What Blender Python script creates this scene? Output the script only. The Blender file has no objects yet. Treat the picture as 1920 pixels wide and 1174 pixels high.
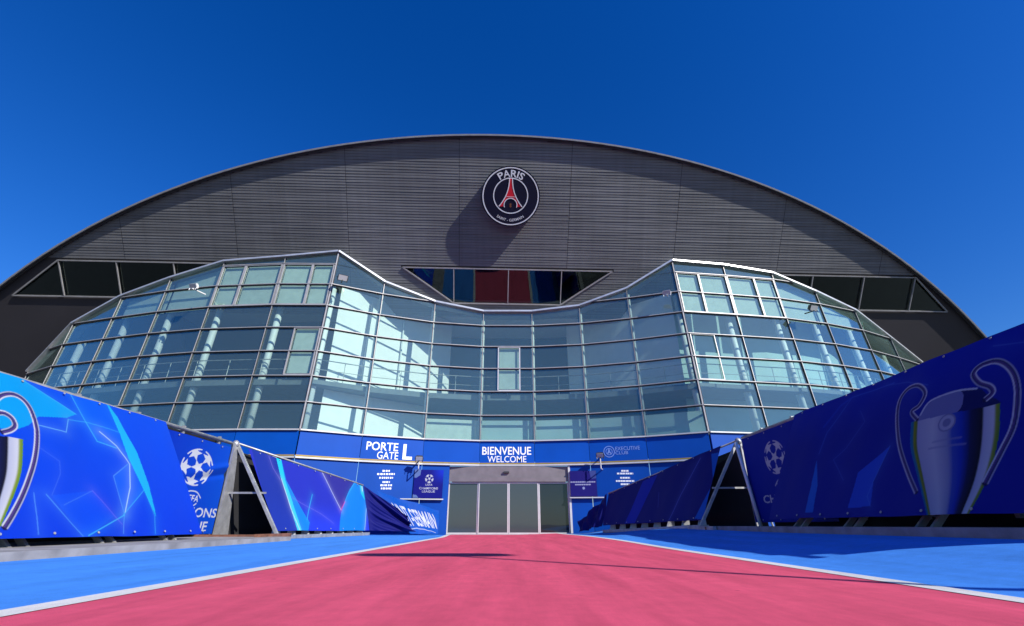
import bpy, bmesh, math, random
import numpy as np
from mathutils import Vector, Matrix
random.seed(7); RNG = np.random.default_rng(7)
R = math.radians
scene = bpy.context.scene
col = scene.collection

# ------------------------------------------------------------------ camera, sky, sun, exposure
CAM_H, PITCH, FPX = .41, R(25), 853.0
cam_d = bpy.data.cameras.new('Camera'); cam = bpy.data.objects.new('Camera', cam_d); col.objects.link(cam)
cam.location = (0, 0, CAM_H); cam.rotation_euler = (R(90) + PITCH, 0, 0)
cam_d.sensor_width = 36; cam_d.lens = 36 * FPX / 1920; cam_d.clip_end = 3000; cam_d.clip_start = .05
scene.camera = cam

SUN_EL, SUN_AZ = R(32.5), R(48)           # azimuth measured from behind the camera (-Y) towards +X
sdir = Vector((math.cos(SUN_EL) * math.sin(SUN_AZ), -math.cos(SUN_EL) * math.cos(SUN_AZ), math.sin(SUN_EL)))
w = bpy.data.worlds.new('World'); scene.world = w; w.use_nodes = True
nt = w.node_tree; nt.nodes.clear()
wo = nt.nodes.new('ShaderNodeOutputWorld'); bg = nt.nodes.new('ShaderNodeBackground'); sk = nt.nodes.new('ShaderNodeTexSky')
sk.sky_type = 'NISHITA'; sk.sun_disc = False; sk.sun_elevation = SUN_EL
sk.sun_rotation = math.atan2(sdir.x, sdir.y)
sk.altitude = 0; sk.air_density = 1.3; sk.dust_density = .2; sk.ozone_density = 10
bg.inputs[1].default_value = .118
hs = nt.nodes.new('ShaderNodeHueSaturation'); hs.inputs['Hue'].default_value = .517; hs.inputs['Saturation'].default_value = 1.195
nt.links.new(sk.outputs[0], hs.inputs['Color']); nt.links.new(hs.outputs[0], bg.inputs[0]); nt.links.new(bg.outputs[0], wo.inputs[0])
sun_d = bpy.data.lights.new('sun', 'SUN'); sun_d.energy = 5.0; sun_d.angle = R(.5); sun_d.color = (1, .955, .89)
sun = bpy.data.objects.new('sun', sun_d); col.objects.link(sun)
sun.rotation_euler = sdir.to_track_quat('Z', 'Y').to_euler(); sun.location = (20, -20, 30)
scene.view_settings.view_transform = 'Standard'; scene.view_settings.look = 'None'
scene.view_settings.exposure = .3; scene.view_settings.gamma = 1; scene.view_settings.use_curve_mapping = False
scene.render.engine = 'CYCLES'
cy = scene.cycles
cy.max_bounces = 8; cy.transparent_max_bounces = 16; cy.glossy_bounces = 4; cy.diffuse_bounces = 3
cy.use_denoising = True; cy.caustics_reflective = False; cy.caustics_refractive = False
cy.sample_clamp_indirect = 6

# ------------------------------------------------------------------ helpers
CP, SP = math.cos(PITCH), math.sin(PITCH)
def ray(px, py):
    u = 587 - py
    return (px - 960, FPX * CP - u * SP, FPX * SP + u * CP)
def on_plane(px, py, p0, n):
    d = Vector(ray(px, py)); o = Vector((0, 0, CAM_H))
    return o + d * ((Vector(p0) - o).dot(n) / d.dot(n))
def srgb(r, g, b):
    f = lambda c: (c / 255) / 12.92 if c / 255 <= .04045 else ((c / 255 + .055) / 1.055) ** 2.4
    return (f(r), f(g), f(b))
def smooth(a, b, x):
    t = min(1, max(0, (x - a) / (b - a))); return t * t * (3 - 2 * t)

def tag(o, label=None, cat=None, group=None, kind=None):
    if label: o['label'] = label
    if cat: o['category'] = cat
    if group: o['group'] = group
    if kind: o['kind'] = kind
    return o
def empty(name, loc, label=None, cat=None, group=None):
    o = bpy.data.objects.new(name, None); col.objects.link(o); o.location = loc
    o.empty_display_size = .3
    return tag(o, label, cat, group)
def world_loc(o):
    v = Vector(o.location)
    while o.parent: o = o.parent; v += Vector(o.location)
    return v
def mobj(name, verts, faces, mat, parent=None, smooth_=False):
    me = bpy.data.meshes.new(name)
    if parent is not None:
        b = world_loc(parent); verts = [(v[0] - b.x, v[1] - b.y, v[2] - b.z) for v in verts]
    me.from_pydata([tuple(v) for v in verts], [], faces)
    if mat: me.materials.append(mat)
    if smooth_: me.polygons.foreach_set('use_smooth', [True] * len(me.polygons))
    me.update()
    o = bpy.data.objects.new(name, me); col.objects.link(o)
    if parent is not None: o.parent = parent
    return o

class MB:                                   # collects shapes for one mesh
    def __init__(s): s.v = []; s.f = []
    def add(s, verts, faces):
        k = len(s.v); s.v += [tuple(v) for v in verts]; s.f += [tuple(i + k for i in f) for f in faces]; return s
    def box(s, lo, hi):
        x0, y0, z0 = lo; x1, y1, z1 = hi
        return s.add([(x0,y0,z0),(x1,y0,z0),(x1,y1,z0),(x0,y1,z0),(x0,y0,z1),(x1,y0,z1),(x1,y1,z1),(x0,y1,z1)],
                     [(0,3,2,1),(4,5,6,7),(0,1,5,4),(1,2,6,5),(2,3,7,6),(3,0,4,7)])
    def beam(s, a, b, w, h, up=(0, 0, 1)):  # rectangular bar between two points
        a, b = Vector(a), Vector(b); d = (b - a).normalized(); u = Vector(up)
        x = d.cross(u)
        if x.length < 1e-4: x = d.cross(Vector((0, 1, 0)))
        x.normalize(); u = x.cross(d).normalized()
        vs = [p + x * (i * w / 2) + u * (j * h / 2) for p in (a, b) for i, j in ((-1,-1),(1,-1),(1,1),(-1,1))]
        return s.add(vs, [(0,1,2,3),(7,6,5,4),(0,4,5,1),(1,5,6,2),(2,6,7,3),(3,7,4,0)])
    def tube(s, a, b, r, n=10, r2=None):
        a, b = Vector(a), Vector(b); d = (b - a).normalized(); r2 = r if r2 is None else r2
        x = d.orthogonal().normalized(); y = d.cross(x)
        vs = [a + (x * math.cos(6.28318 * i / n) + y * math.sin(6.28318 * i / n)) * r for i in range(n)]
        vs += [b + (x * math.cos(6.28318 * i / n) + y * math.sin(6.28318 * i / n)) * r2 for i in range(n)]
        fs = [(i, (i + 1) % n, n + (i + 1) % n, n + i) for i in range(n)] + [tuple(range(n))[::-1], tuple(range(n, 2 * n))]
        return s.add(vs, fs)
    def prism(s, poly, off):                # extrude a planar polygon by a vector
        n = len(poly); off = Vector(off)
        vs = [Vector(p) for p in poly] + [Vector(p) + off for p in poly]
        return s.add(vs, [tuple(range(n)), tuple(range(2 * n - 1, n - 1, -1))] + [(i, n + i, n + (i + 1) % n, (i + 1) % n) for i in range(n)])
    def lathe(s, c, prof, n=20, axis=None):
        c = Vector(c); ax = Vector(axis) if axis is not None else Vector((0, 0, 1))
        x = ax.orthogonal().normalized(); y = ax.cross(x)
        vs = [c + ax * z + (x * math.cos(6.28318 * i / n) + y * math.sin(6.28318 * i / n)) * r for r, z in prof for i in range(n)]
        fs = [(j * n + i, j * n + (i + 1) % n, (j + 1) * n + (i + 1) % n, (j + 1) * n + i) for j in range(len(prof) - 1) for i in range(n)]
        fs += [tuple(range(n))[::-1], tuple(range((len(prof) - 1) * n, len(prof) * n))]
        return s.add(vs, fs)
    def build(s, name, mat, parent=None, smooth_=False):
        o = mobj(name, s.v, s.f, mat, parent, smooth_)
        bm = bmesh.new(); bm.from_mesh(o.data); bmesh.ops.recalc_face_normals(bm, faces=bm.faces); bm.to_mesh(o.data); bm.free()
        return o

# ------------------------------------------------------------------ materials
def new_mat(name):
    m = bpy.data.materials.new(name); m.use_nodes = True
    n = m.node_tree; b = n.nodes['Principled BSDF']
    return m, n, b
def node(n, t, **kw):
    x = n.nodes.new(t)
    for k, v in kw.items():
        if k.startswith('i_'):
            x.inputs[int(k[2:]) if k[2:].isdigit() else k[2:]].default_value = v
        else: setattr(x, k, v)
    return x
def plain(name, c, rough=.5, metal=0, var=.12, scale=3.0, bump=.0, bscale=60, coat=0, spec=.5):
    """colour with large soft variation, fine speckle and optional fine relief"""
    m, n, b = new_mat(name)
    tc = node(n, 'ShaderNodeTexCoord')
    n1 = node(n, 'ShaderNodeTexNoise'); n1.inputs['Scale'].default_value = scale; n1.inputs['Detail'].default_value = 6
    mr = node(n, 'ShaderNodeMapRange'); mr.inputs[1].default_value = .3; mr.inputs[2].default_value = .7
    mr.inputs[3].default_value = 1 - var; mr.inputs[4].default_value = 1 + var
    mx = node(n, 'ShaderNodeVectorMath', operation='SCALE'); mx.inputs[0].default_value = c[:3]
    n.links.new(tc.outputs['Object'], n1.inputs['Vector']); n.links.new(n1.outputs['Fac'], mr.inputs[0])
    n.links.new(mr.outputs[0], mx.inputs['Scale']); n.links.new(mx.outputs[0], b.inputs['Base Color'])
    b.inputs['Roughness'].default_value = rough; b.inputs['Metallic'].default_value = metal
    b.inputs['Coat Weight'].default_value = coat; b.inputs['Specular IOR Level'].default_value = spec
    if bump:
        n2 = node(n, 'ShaderNodeTexNoise'); n2.inputs['Scale'].default_value = bscale; n2.inputs['Detail'].default_value = 4
        bp = node(n, 'ShaderNodeBump'); bp.inputs['Strength'].default_value = bump; bp.inputs['Distance'].default_value = .01
        n.links.new(tc.outputs['Object'], n2.inputs['Vector']); n.links.new(n2.outputs['Fac'], bp.inputs['Height']); n.links.new(bp.outputs[0], b.inputs['Normal'])
    return m
def paint_ground(name, c, dirt=.25):
    """sports-court paint on asphalt: fine grain, long worn streaks along the lane, small dark scuffs"""
    m, n, b = new_mat(name); L = n.links.new
    tc = node(n, 'ShaderNodeTexCoord')
    mp = node(n, 'ShaderNodeMapping'); mp.inputs['Scale'].default_value = (2.2, .25, 1); L(tc.outputs['Object'], mp.inputs[0])
    a = node(n, 'ShaderNodeTexNoise'); a.inputs['Scale'].default_value = 1.3; a.inputs['Detail'].default_value = 7; a.inputs['Roughness'].default_value = .65; L(mp.outputs[0], a.inputs['Vector'])
    g = node(n, 'ShaderNodeTexNoise'); g.inputs['Scale'].default_value = 180; g.inputs['Detail'].default_value = 2; L(tc.outputs['Object'], g.inputs['Vector'])
    v = node(n, 'ShaderNodeTexVoronoi'); v.inputs['Scale'].default_value = 1.7; L(tc.outputs['Object'], v.inputs['Vector'])
    wn = node(n, 'ShaderNodeTexNoise'); wn.inputs['Scale'].default_value = 9; L(tc.outputs['Object'], wn.inputs['Vector'])
    m1 = node(n, 'ShaderNodeMapRange'); L(a.outputs['Fac'], m1.inputs[0]); m1.inputs[1].default_value = .3; m1.inputs[2].default_value = .72; m1.inputs[3].default_value = 1.1; m1.inputs[4].default_value = 1 - dirt
    m2 = node(n, 'ShaderNodeMapRange'); L(g.outputs['Fac'], m2.inputs[0]); m2.inputs[1].default_value = .3; m2.inputs[2].default_value = .7; m2.inputs[3].default_value = .86; m2.inputs[4].default_value = 1.14
    # scuffs: small spots near voronoi cell centres, only in some cells
    ad = node(n, 'ShaderNodeMath', operation='MULTIPLY_ADD'); L(wn.outputs['Fac'], ad.inputs[0]); ad.inputs[1].default_value = .06; L(v.outputs['Distance'], ad.inputs[2])
    m3 = node(n, 'ShaderNodeMapRange'); L(ad.outputs[0], m3.inputs[0]); m3.inputs[1].default_value = .05; m3.inputs[2].default_value = .075; m3.inputs[3].default_value = .55; m3.inputs[4].default_value = 1
    md = node(n, 'ShaderNodeTexNoise'); md.inputs['Scale'].default_value = 6; md.inputs['Detail'].default_value = 8; md.inputs['Roughness'].default_value = .7; L(tc.outputs['Object'], md.inputs['Vector'])
    m4 = node(n, 'ShaderNodeMapRange'); L(md.outputs['Fac'], m4.inputs[0]); m4.inputs[1].default_value = .35; m4.inputs[2].default_value = .7; m4.inputs[3].default_value = 1.06; m4.inputs[4].default_value = .90
    mu0 = node(n, 'ShaderNodeMath', operation='MULTIPLY'); L(m1.outputs[0], mu0.inputs[0]); L(m4.outputs[0], mu0.inputs[1])
    mu = node(n, 'ShaderNodeMath', operation='MULTIPLY'); L(mu0.outputs[0], mu.inputs[0]); L(m2.outputs[0], mu.inputs[1])
    mu2 = node(n, 'ShaderNodeMath', operation='MULTIPLY'); L(mu.outputs[0], mu2.inputs[0]); L(m3.outputs[0], mu2.inputs[1])
    s = node(n, 'ShaderNodeVectorMath', operation='SCALE'); s.inputs[0].default_value = c; L(mu2.outputs[0], s.inputs['Scale'])
    L(s.outputs[0], b.inputs['Base Color']); b.inputs['Roughness'].default_value = .8; b.inputs['Specular IOR Level'].default_value = .1
    bp = node(n, 'ShaderNodeBump'); bp.inputs['Strength'].default_value = .35; bp.inputs['Distance'].default_value = .004; L(g.outputs['Fac'], bp.inputs['Height']); L(bp.outputs[0], b.inputs['Normal'])
    return m
def glass_mat(name, tint, f0, rough=.01, base=None):
    """thin architectural pane: tinted see-through plus a mirror reflection that grows towards grazing"""
    m, n, b = new_mat(name); L = n.links.new; n.nodes.remove(b)
    out = n.nodes['Material Output']
    tr = node(n, 'ShaderNodeBsdfTransparent'); tr.inputs[0].default_value = (*tint, 1)
    gl = node(n, 'ShaderNodeBsdfGlossy'); gl.inputs['Roughness'].default_value = rough; gl.inputs['Color'].default_value = (.80, 1, .93, 1)
    lw = node(n, 'ShaderNodeLayerWeight'); lw.inputs[0].default_value = .5
    p = node(n, 'ShaderNodeMath', operation='POWER'); L(lw.outputs['Facing'], p.inputs[0]); p.inputs[1].default_value = 2.6
    mr = node(n, 'ShaderNodeMapRange'); L(p.outputs[0], mr.inputs[0]); mr.inputs[3].default_value = f0; mr.inputs[4].default_value = 1
    tc = node(n, 'ShaderNodeTexCoord'); nz = node(n, 'ShaderNodeTexNoise'); nz.inputs['Scale'].default_value = .55; L(tc.outputs['Object'], nz.inputs['Vector'])
    bp = node(n, 'ShaderNodeBump'); bp.inputs['Strength'].default_value = .05; bp.inputs['Distance'].default_value = .06; L(nz.outputs['Fac'], bp.inputs['Height']); L(bp.outputs[0], gl.inputs['Normal'])
    mx = node(n, 'ShaderNodeMixShader'); L(mr.outputs[0], mx.inputs[0]); L(gl.outputs[0], mx.inputs[2])
    if base is None: L(tr.outputs[0], mx.inputs[1])
    else:                                   # even diffuse layer: milky haze mixed into hall panes, frosting into door panes
        df = node(n, 'ShaderNodeBsdfDiffuse'); df.inputs[0].default_value = (*base[0], 1)
        m0 = node(n, 'ShaderNodeMixShader'); m0.inputs[0].default_value = base[1]; L(tr.outputs[0], m0.inputs[1]); L(df.outputs[0], m0.inputs[2]); L(m0.outputs[0], mx.inputs[1])
    L(mx.outputs[0], out.inputs[0])
    return m
def cloth_mat(name):
    m, n, b = new_mat(name); L = n.links.new
    at = node(n, 'ShaderNodeAttribute'); at.attribute_name = 'print'
    tc = node(n, 'ShaderNodeTexCoord'); nz = node(n, 'ShaderNodeTexNoise'); nz.inputs['Scale'].default_value = 2.5; nz.inputs['Detail'].default_value = 5; L(tc.outputs['Object'], nz.inputs['Vector'])
    bp = node(n, 'ShaderNodeBump'); bp.inputs['Strength'].default_value = .25; bp.inputs['Distance'].default_value = .03; L(nz.outputs['Fac'], bp.inputs['Height']); L(bp.outputs[0], b.inputs['Normal'])
    L(at.outputs['Color'], b.inputs['Base Color']); b.inputs['Roughness'].default_value = .65; b.inputs['Specular IOR Level'].default_value = .15
    return m

def clad_mat(name, c):
    """painted metal strips: tone changes from sheet to sheet, faint rain streaks running down"""
    m, n, b = new_mat(name); L = n.links.new
    tc = node(n, 'ShaderNodeTexCoord')
    def nz(scale, sc, det, lo, hi, a=.32, bb=.68):
        mp = node(n, 'ShaderNodeMapping'); mp.inputs['Scale'].default_value = scale; L(tc.outputs['Object'], mp.inputs[0])
        t = node(n, 'ShaderNodeTexNoise'); t.inputs['Scale'].default_value = sc; t.inputs['Detail'].default_value = det; L(mp.outputs[0], t.inputs['Vector'])
        mr = node(n, 'ShaderNodeMapRange'); mr.inputs[1].default_value = a; mr.inputs[2].default_value = bb; mr.inputs[3].default_value = lo; mr.inputs[4].default_value = hi; L(t.outputs['Fac'], mr.inputs[0])
        return mr.outputs[0]
    outs = [nz((.22, 4.2, 5.2), 1.0, 2, .84, 1.16), nz((1, 1, 1), .16, 4, .88, 1.12), nz((3.2, .12, .12), 1.0, 5, .92, 1.06)]
    m1 = node(n, 'ShaderNodeMath', operation='MULTIPLY'); L(outs[0], m1.inputs[0]); L(outs[1], m1.inputs[1])
    m2 = node(n, 'ShaderNodeMath', operation='MULTIPLY'); L(m1.outputs[0], m2.inputs[0]); L(outs[2], m2.inputs[1])
    s = node(n, 'ShaderNodeVectorMath', operation='SCALE'); s.inputs[0].default_value = c; L(m2.outputs[0], s.inputs['Scale']); L(s.outputs[0], b.inputs['Base Color'])
    b.inputs['Roughness'].default_value = .45; b.inputs['Metallic'].default_value = .12
    return m

M = {}
M['pink'] = paint_ground('pink_court_paint', (.68, .092, .16), .27)
M['blue'] = paint_ground('blue_court_paint', (.06, .26, .76), .2)
M['line'] = paint_ground('white_line_paint', (.66, .65, .62), .15)
M['asphalt'] = plain('asphalt', (.06, .06, .062), .9, bump=.4, bscale=120)
M['kerb'] = plain('concrete_kerb', (.27, .26, .25), .85, var=.3, bump=.4, bscale=40)
M['clad'] = clad_mat('grey_metal_cladding', (.172, .174, .18))
M['clad_back'] = plain('cladding_joint', (.045, .045, .05), .7)
M['dark_panel'] = plain('smooth_dark_panel', (.04, .037, .042), .55, var=.1, scale=.4)
M['flash'] = plain('light_metal_flashing', (.55, .56, .58), .35, metal=.5)
M['alu'] = plain('pale_aluminium', (.62, .61, .60), .4, metal=.3, var=.06)
M['alu_grey'] = plain('weathered_aluminium', (.40, .39, .385), .5, metal=.3, var=.12)
M['alu_dark'] = plain('dark_aluminium', (.05, .05, .055), .45, metal=.3)
M['white'] = plain('white_paint', (.78, .78, .77), .5, var=.05)
M['column'] = plain('white_column_paint', (.8, .83, .83), .5, var=.04)
M['inner_dark'] = plain('hall_back_wall', (.014, .045, .085), .8, var=.2, scale=.3)
M['inner_white'] = plain('hall_white_wall', (.86, .87, .86), .8, var=.03)
M['inner_floor'] = plain('hall_slab', (.16, .19, .21), .8)
M['pale_backing'] = plain('pale_backing', (.44, .60, .60), .9, var=.2, scale=.25)
M['room'] = plain('dim_room', (.10, .125, .125), .9, var=.5, scale=.5)
M['blind'] = plain('pale_blind', (.52, .60, .55), .9, var=.08)
M['glass'] = glass_mat('teal_glass', (.91, .982, .948), .085, base=((.52, .74, .66), .04))
M['glass_dark'] = glass_mat('dark_window_glass', (.40, .45, .45), .05)
M['door_glass'] = glass_mat('frosted_door_glass', (.2, .23, .25), .05, .05, base=((.062, .08, .088), .85))
M['door_dark'] = glass_mat('dark_door_glass', (.15, .18, .2), .05, .02, base=((.02, .025, .032), .85))
M['fascia'] = plain('blue_fascia_film', srgb(0, 74, 170), .5, var=.07, scale=.8, spec=.2)
M['fascia2'] = plain('blue_wall_film', srgb(0, 68, 158), .5, var=.07, scale=.8, spec=.2)
M['header'] = plain('door_header_metal', (.21, .185, .19), .45, metal=.3)
M['gold'] = plain('gold_stripe', srgb(165, 140, 70), .4, metal=.3)
M['steel'] = plain('galvanised_steel', (.42, .42, .41), .5, metal=.55, var=.22, scale=5)
M['rust'] = plain('rusty_steel', (.2, .085, .05), .8, var=.4, scale=6)
M['black'] = plain('black_tarpaulin', (.012, .012, .014), .75, var=.2, bump=.3, bscale=8)
M['plastic'] = plain('black_plastic', (.03, .03, .033), .5)
M['badge_navy'] = plain('badge_navy', srgb(2, 8, 38), .5, var=.05, spec=.3)
M['badge_red'] = plain('badge_red', srgb(215, 15, 40), .5, var=.05)
M['badge_white'] = plain('badge_white', (.82, .83, .85), .5, var=.03)
M['cloth'] = cloth_mat('printed_cloth')
M['lens'] = plain('lamp_lens', (.5, .52, .52), .15, var=.05)
M['letter'] = plain('white_lettering', (.88, .89, .9), .5, var=.03)
M['letter_pale'] = plain('pale_lettering', srgb(120, 150, 215), .5, var=.05)

# ------------------------------------------------------------------ ground
def gz(x, y):
    return .28 * smooth(3.2, 5.5, x) + .05 * smooth(2.9, 5.5, -x) + .07 * smooth(9, 20, y) * smooth(0, 3, x)
def rx(y): return 3.05 - .85 * smooth(12, 24, y)
def lx(y): return -2.6 - .35 * smooth(18, 24, y)
def sheet(name, f0, f1, nx, ys, mat, dz, xs=None):
    vs = []
    for y in ys:
        row = xs if xs is not None else np.linspace(f0(y), f1(y), nx)
        vs += [(x, y, gz(x, y) + dz) for x in row]
    n = len(xs) if xs is not None else nx
    fs = [(j * n + i, j * n + i + 1, (j + 1) * n + i + 1, (j + 1) * n + i) for j in range(len(ys) - 1) for i in range(n - 1)]
    return tag(mobj(name, vs, fs, mat, None, True), kind='structure')
gx = [-400, -120, -40, -15] + list(np.linspace(-9, 9, 61)) + [15, 40, 120, 400]
gy = [-400, -120, -40, -12] + list(np.linspace(-6, 26, 50)) + [40, 120, 400]
sheet('ground', None, None, 0, gy, M['asphalt'], -.012, gx)
ly = np.linspace(-6, 23.9, 60)
sheet('pink_path', lambda y: lx(y) - .02, lambda y: rx(y) + .02, 24, np.linspace(-6, 23.93, 60), M['pink'], 0)
sheet('blue_lane', lambda y: -6.6, lx, 30, np.linspace(-6, 23.3, 60), M['blue'], -.004)
sheet('blue_lane', rx, lambda y: 5.9, 30, np.linspace(-6, 23.0, 60), M['blue'], -.004)
sheet('white_line', lambda y: lx(y) - .1, lambda y: lx(y) + .1, 4, ly, M['line'], .004)
sheet('white_line', lambda y: rx(y) - .1, lambda y: rx(y) + .1, 4, ly, M['line'], .004)

# ------------------------------------------------------------------ stadium: overhanging arch wall
WT = .74                                     # run per rise of the overhang
def wall_y(x, z): return 24.7 + .04 * x - WT * (z - 11.83)
w_e1 = Vector((1, .04, 0)).normalized()
w_n = Vector((.04, -1, -WT)).normalized()   # outward normal (towards the path and down)
w_e2 = w_n.cross(w_e1); w_e2 = w_e2 if w_e2.z > 0 else -w_e2
W_O = Vector((0, wall_y(0, 11.83), 11.83))
def wl(a, b, d=0): return W_O + w_e1 * a + w_e2 * b + w_n * d
def wpx(px, py):
    p = on_plane(px, py, W_O, w_n) - W_O; return p.dot(w_e1), p.dot(w_e2)
arch_px = [(0, 540), (100, 475), (213, 405), (333, 350), (480, 308), (640, 278), (800, 260), (957, 253), (1100, 265),
           (1240, 293), (1386, 338), (1520, 391), (1640, 455), (1730, 520), (1790, 577), (1845, 637)]
ap = np.array([wpx(*p) for p in arch_px])
A = np.stack([ap[:, 0] ** k for k in (0, 1, 2, 3, 4)], 1)
acoef = np.linalg.lstsq(A, ap[:, 1], rcond=None)[0]
def arch_b(a): return float(sum(c * a ** k for k, c in zip((0, 1, 2, 3, 4), acoef)))
def arch_end(b, sgn):
    lo, hi = 0.0, 60.0
    for _ in range(50):
        m = (lo + hi) / 2
        if arch_b(sgn * m) > b: lo = m
        else: hi = m
    return sgn * lo
stadium = empty('stadium', (0, 34, 0), 'huge dark grey arch-shaped stadium front leaning out over the glass entrance', 'stadium')
B_LOW = -11.83 / w_e2.z + .3                # near the ground
B_MID = wpx(953, 585)[1] - .35              # the wall stops here behind the glass hall
bw_t, bw_b = np.mean([wpx(755, 500)[1], wpx(1148, 507)[1], wpx(110, 488)[1], wpx(1715, 523)[1]]), np.mean([wpx(1050, 572)[1], wpx(851, 568)[1], wpx(128, 557)[1], wpx(1775, 583)[1]])
aL, aR = arch_end(B_LOW, -1), arch_end(B_LOW, 1)
top = [(a, arch_b(a)) for a in np.linspace(aL, aR, 90)]
# windows in wall coordinates: outline and inner mullions
win_c = [(wpx(755, 500)[0], bw_t), (wpx(1148, 507)[0], bw_t), (wpx(1050, 572)[0], bw_b), (wpx(851, 568)[0], bw_b)]
al0, al1 = wpx(25, 553)[0], wpx(110, 488)[0]
ar0, ar1 = wpx(1775, 583)[0], wpx(1715, 523)[0]
win_l = [(al0, bw_b), (al1, bw_t), (-12.5, bw_t), (-12.5, bw_b)]
win_r = [(12.5, bw_b), (12.5, bw_t), (ar1, bw_t), (ar0, bw_b)]
mul_c = [wpx(851, 530)[0], wpx(953, 530)[0], wpx(1052, 530)[0]]
mul_l = [al1 + .02 + 3.17 * k for k in range(5)]
mul_r = [ar1 - .02 - 3.17 * k for k in range(4)]
# base plate of the wall (behind cladding), with the window band left open
def wall_region(a0, a1, b0, b1, mat, name, d=-.02):
    """piece of wall between two heights, cut by the arch"""
    a0, a1 = max(a0, arch_end(b0, -1)), min(a1, arch_end(b0, 1))
    aa = np.linspace(a0, a1, 60); up = [(a, max(b0 + .002, min(b1, arch_b(a)))) for a in aa]
    poly = [(up[0][0], b0), (up[-1][0], b0)] + up[::-1]
    return MB().prism([wl(a, b, d) for a, b in poly], -w_n * .25).build(name, mat, stadium)
wall_region(arch_end(bw_t, -1), arch_end(bw_t, 1), bw_t + .06, 99, M['clad_back'], 'upper_wall')
sideL, sideR = -19.5, 19.0
wall_region(aL, sideL, B_LOW, bw_b - .06, M['dark_panel'], 'lower_wall')
wall_region(sideR, aR, B_LOW, bw_b - .06, M['dark_panel'], 'lower_wall')
wall_region(sideL + .01, sideR - .01, B_MID, bw_b - .06, M['clad_back'], 'sill_wall')
# wall pieces beside the windows in the band
def wpoly(pts, mat, name, d=-.02, th=.25): return MB().prism([wl(a, b, d) for a, b in pts], -w_n * th).build(name, mat, stadium)
eb, et = bw_b - .06, bw_t + .06
wpoly([(win_l[3][0], eb), (win_c[3][0] - .05, eb), (win_c[0][0] - .05, et), (win_l[2][0], et)], M['clad_back'], 'pier_wall')
wpoly([(win_r[0][0], eb), (win_r[1][0], et), (win_c[1][0] + .05, et), (win_c[2][0] + .05, eb)], M['clad_back'], 'pier_wall')
ebl = np.linspace(eb, et, 14)
wpoly([(al0 - .05, eb), (al1 - .05, et)] + [(arch_end(b, -1), b) for b in ebl[::-1]], M['dark_panel'], 'end_wall')
wpoly([(ar0 + .05, eb), (ar1 + .05, et)] + [(arch_end(b, 1), b) for b in ebl[::-1]], M['dark_panel'], 'end_wall')
# arch edge flashing: a bent metal strip following the curve, a dark reveal under it
fl = MB(); rv = MB()
for (a0, b0), (a1, b1) in zip(top[:-1], top[1:]):
    p, q = wl(a0, b0, .12), wl(a1, b1, .12)
    fl.beam(p + w_e2 * .04, q + w_e2 * .04, .26, .08, w_e2)
    rv.beam(p - w_e2 * .06 - w_n * .06, q - w_e2 * .06 - w_n * .06, .14, .11, w_e2)
fl.build('arch_flashing', M['flash'], stadium); rv.build('arch_reveal', M['clad_back'], stadium)
# roof shell behind the arch
rs = MB()
back = Vector((-.04, 1, 0)) * 30
for (a0, b0), (a1, b1) in zip(top[:-1], top[1:]):
    p, q = wl(a0, b0 - .02, -.3), wl(a1, b1 - .02, -.3)
    rs.add([p, q, q + back, p + back], [(0, 1, 2, 3)])
rs.build('roof_shell', M['dark_panel'], stadium)
# cladding: lapped horizontal strips, real relief
cl = MB(); pitch = .152
def in_window(a0, a1, b):                    # cut intervals for the window band
    out = [(a0, a1)]
    if bw_b - .09 < b < bw_t + .09:
        f = (b - bw_b) / (bw_t - bw_b)
        cuts = [(win_c[3][0] + (win_c[0][0] - win_c[3][0]) * f - .09, win_c[2][0] + (win_c[1][0] - win_c[2][0]) * f + .09), (-60, -12.5), (12.5, 60)]
    elif b <= bw_b - .09: cuts = [(-60, sideL), (sideR, 60)]
    else: cuts = []
    for c0, c1 in cuts:
        nxt = []
        for s0, s1 in out:
            if c1 <= s0 or c0 >= s1: nxt.append((s0, s1)); continue
            if c0 > s0: nxt.append((s0, c0))
            if c1 < s1: nxt.append((c1, s1))
        out = nxt
    return out
b = B_MID
seams = [-34.65 + 6.3 * k for k in range(12)]
while b < arch_b(0) - .1:
    e0, e1 = arch_end(b + pitch, -1) + .05, arch_end(b + pitch, 1) - .05
    if e1 - e0 > .5:
        for s0, s1 in in_window(e0, e1, b):
            cuts = [s0] + [s + .0 for s in seams if s0 + .2 < s < s1 - .2] + [s1]
            for c0, c1 in zip(cuts[:-1], cuts[1:]):
                # split long sheets in pieces that sit a touch unevenly, as thin metal does
                k = max(1, int((c1 - c0) / 2.1)); prev = None
                for i in range(k + 1):
                    a = c0 + .012 + (c1 - c0 - .024) * i / k
                    o1 = .023 + random.uniform(-.006, .006); o2 = .008 + random.uniform(-.003, .003)
                    cur = [wl(a, b, .0), wl(a, b + .004, o1), wl(a, b + pitch * .94, o2)]
                    if prev:
                        cl.add(prev + cur, [(0, 1, 4, 3), (1, 2, 5, 4)])
                    prev = cur
    b += pitch
o = cl.build('cladding_strips', M['clad'], stadium); tag(o, kind='stuff')
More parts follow.
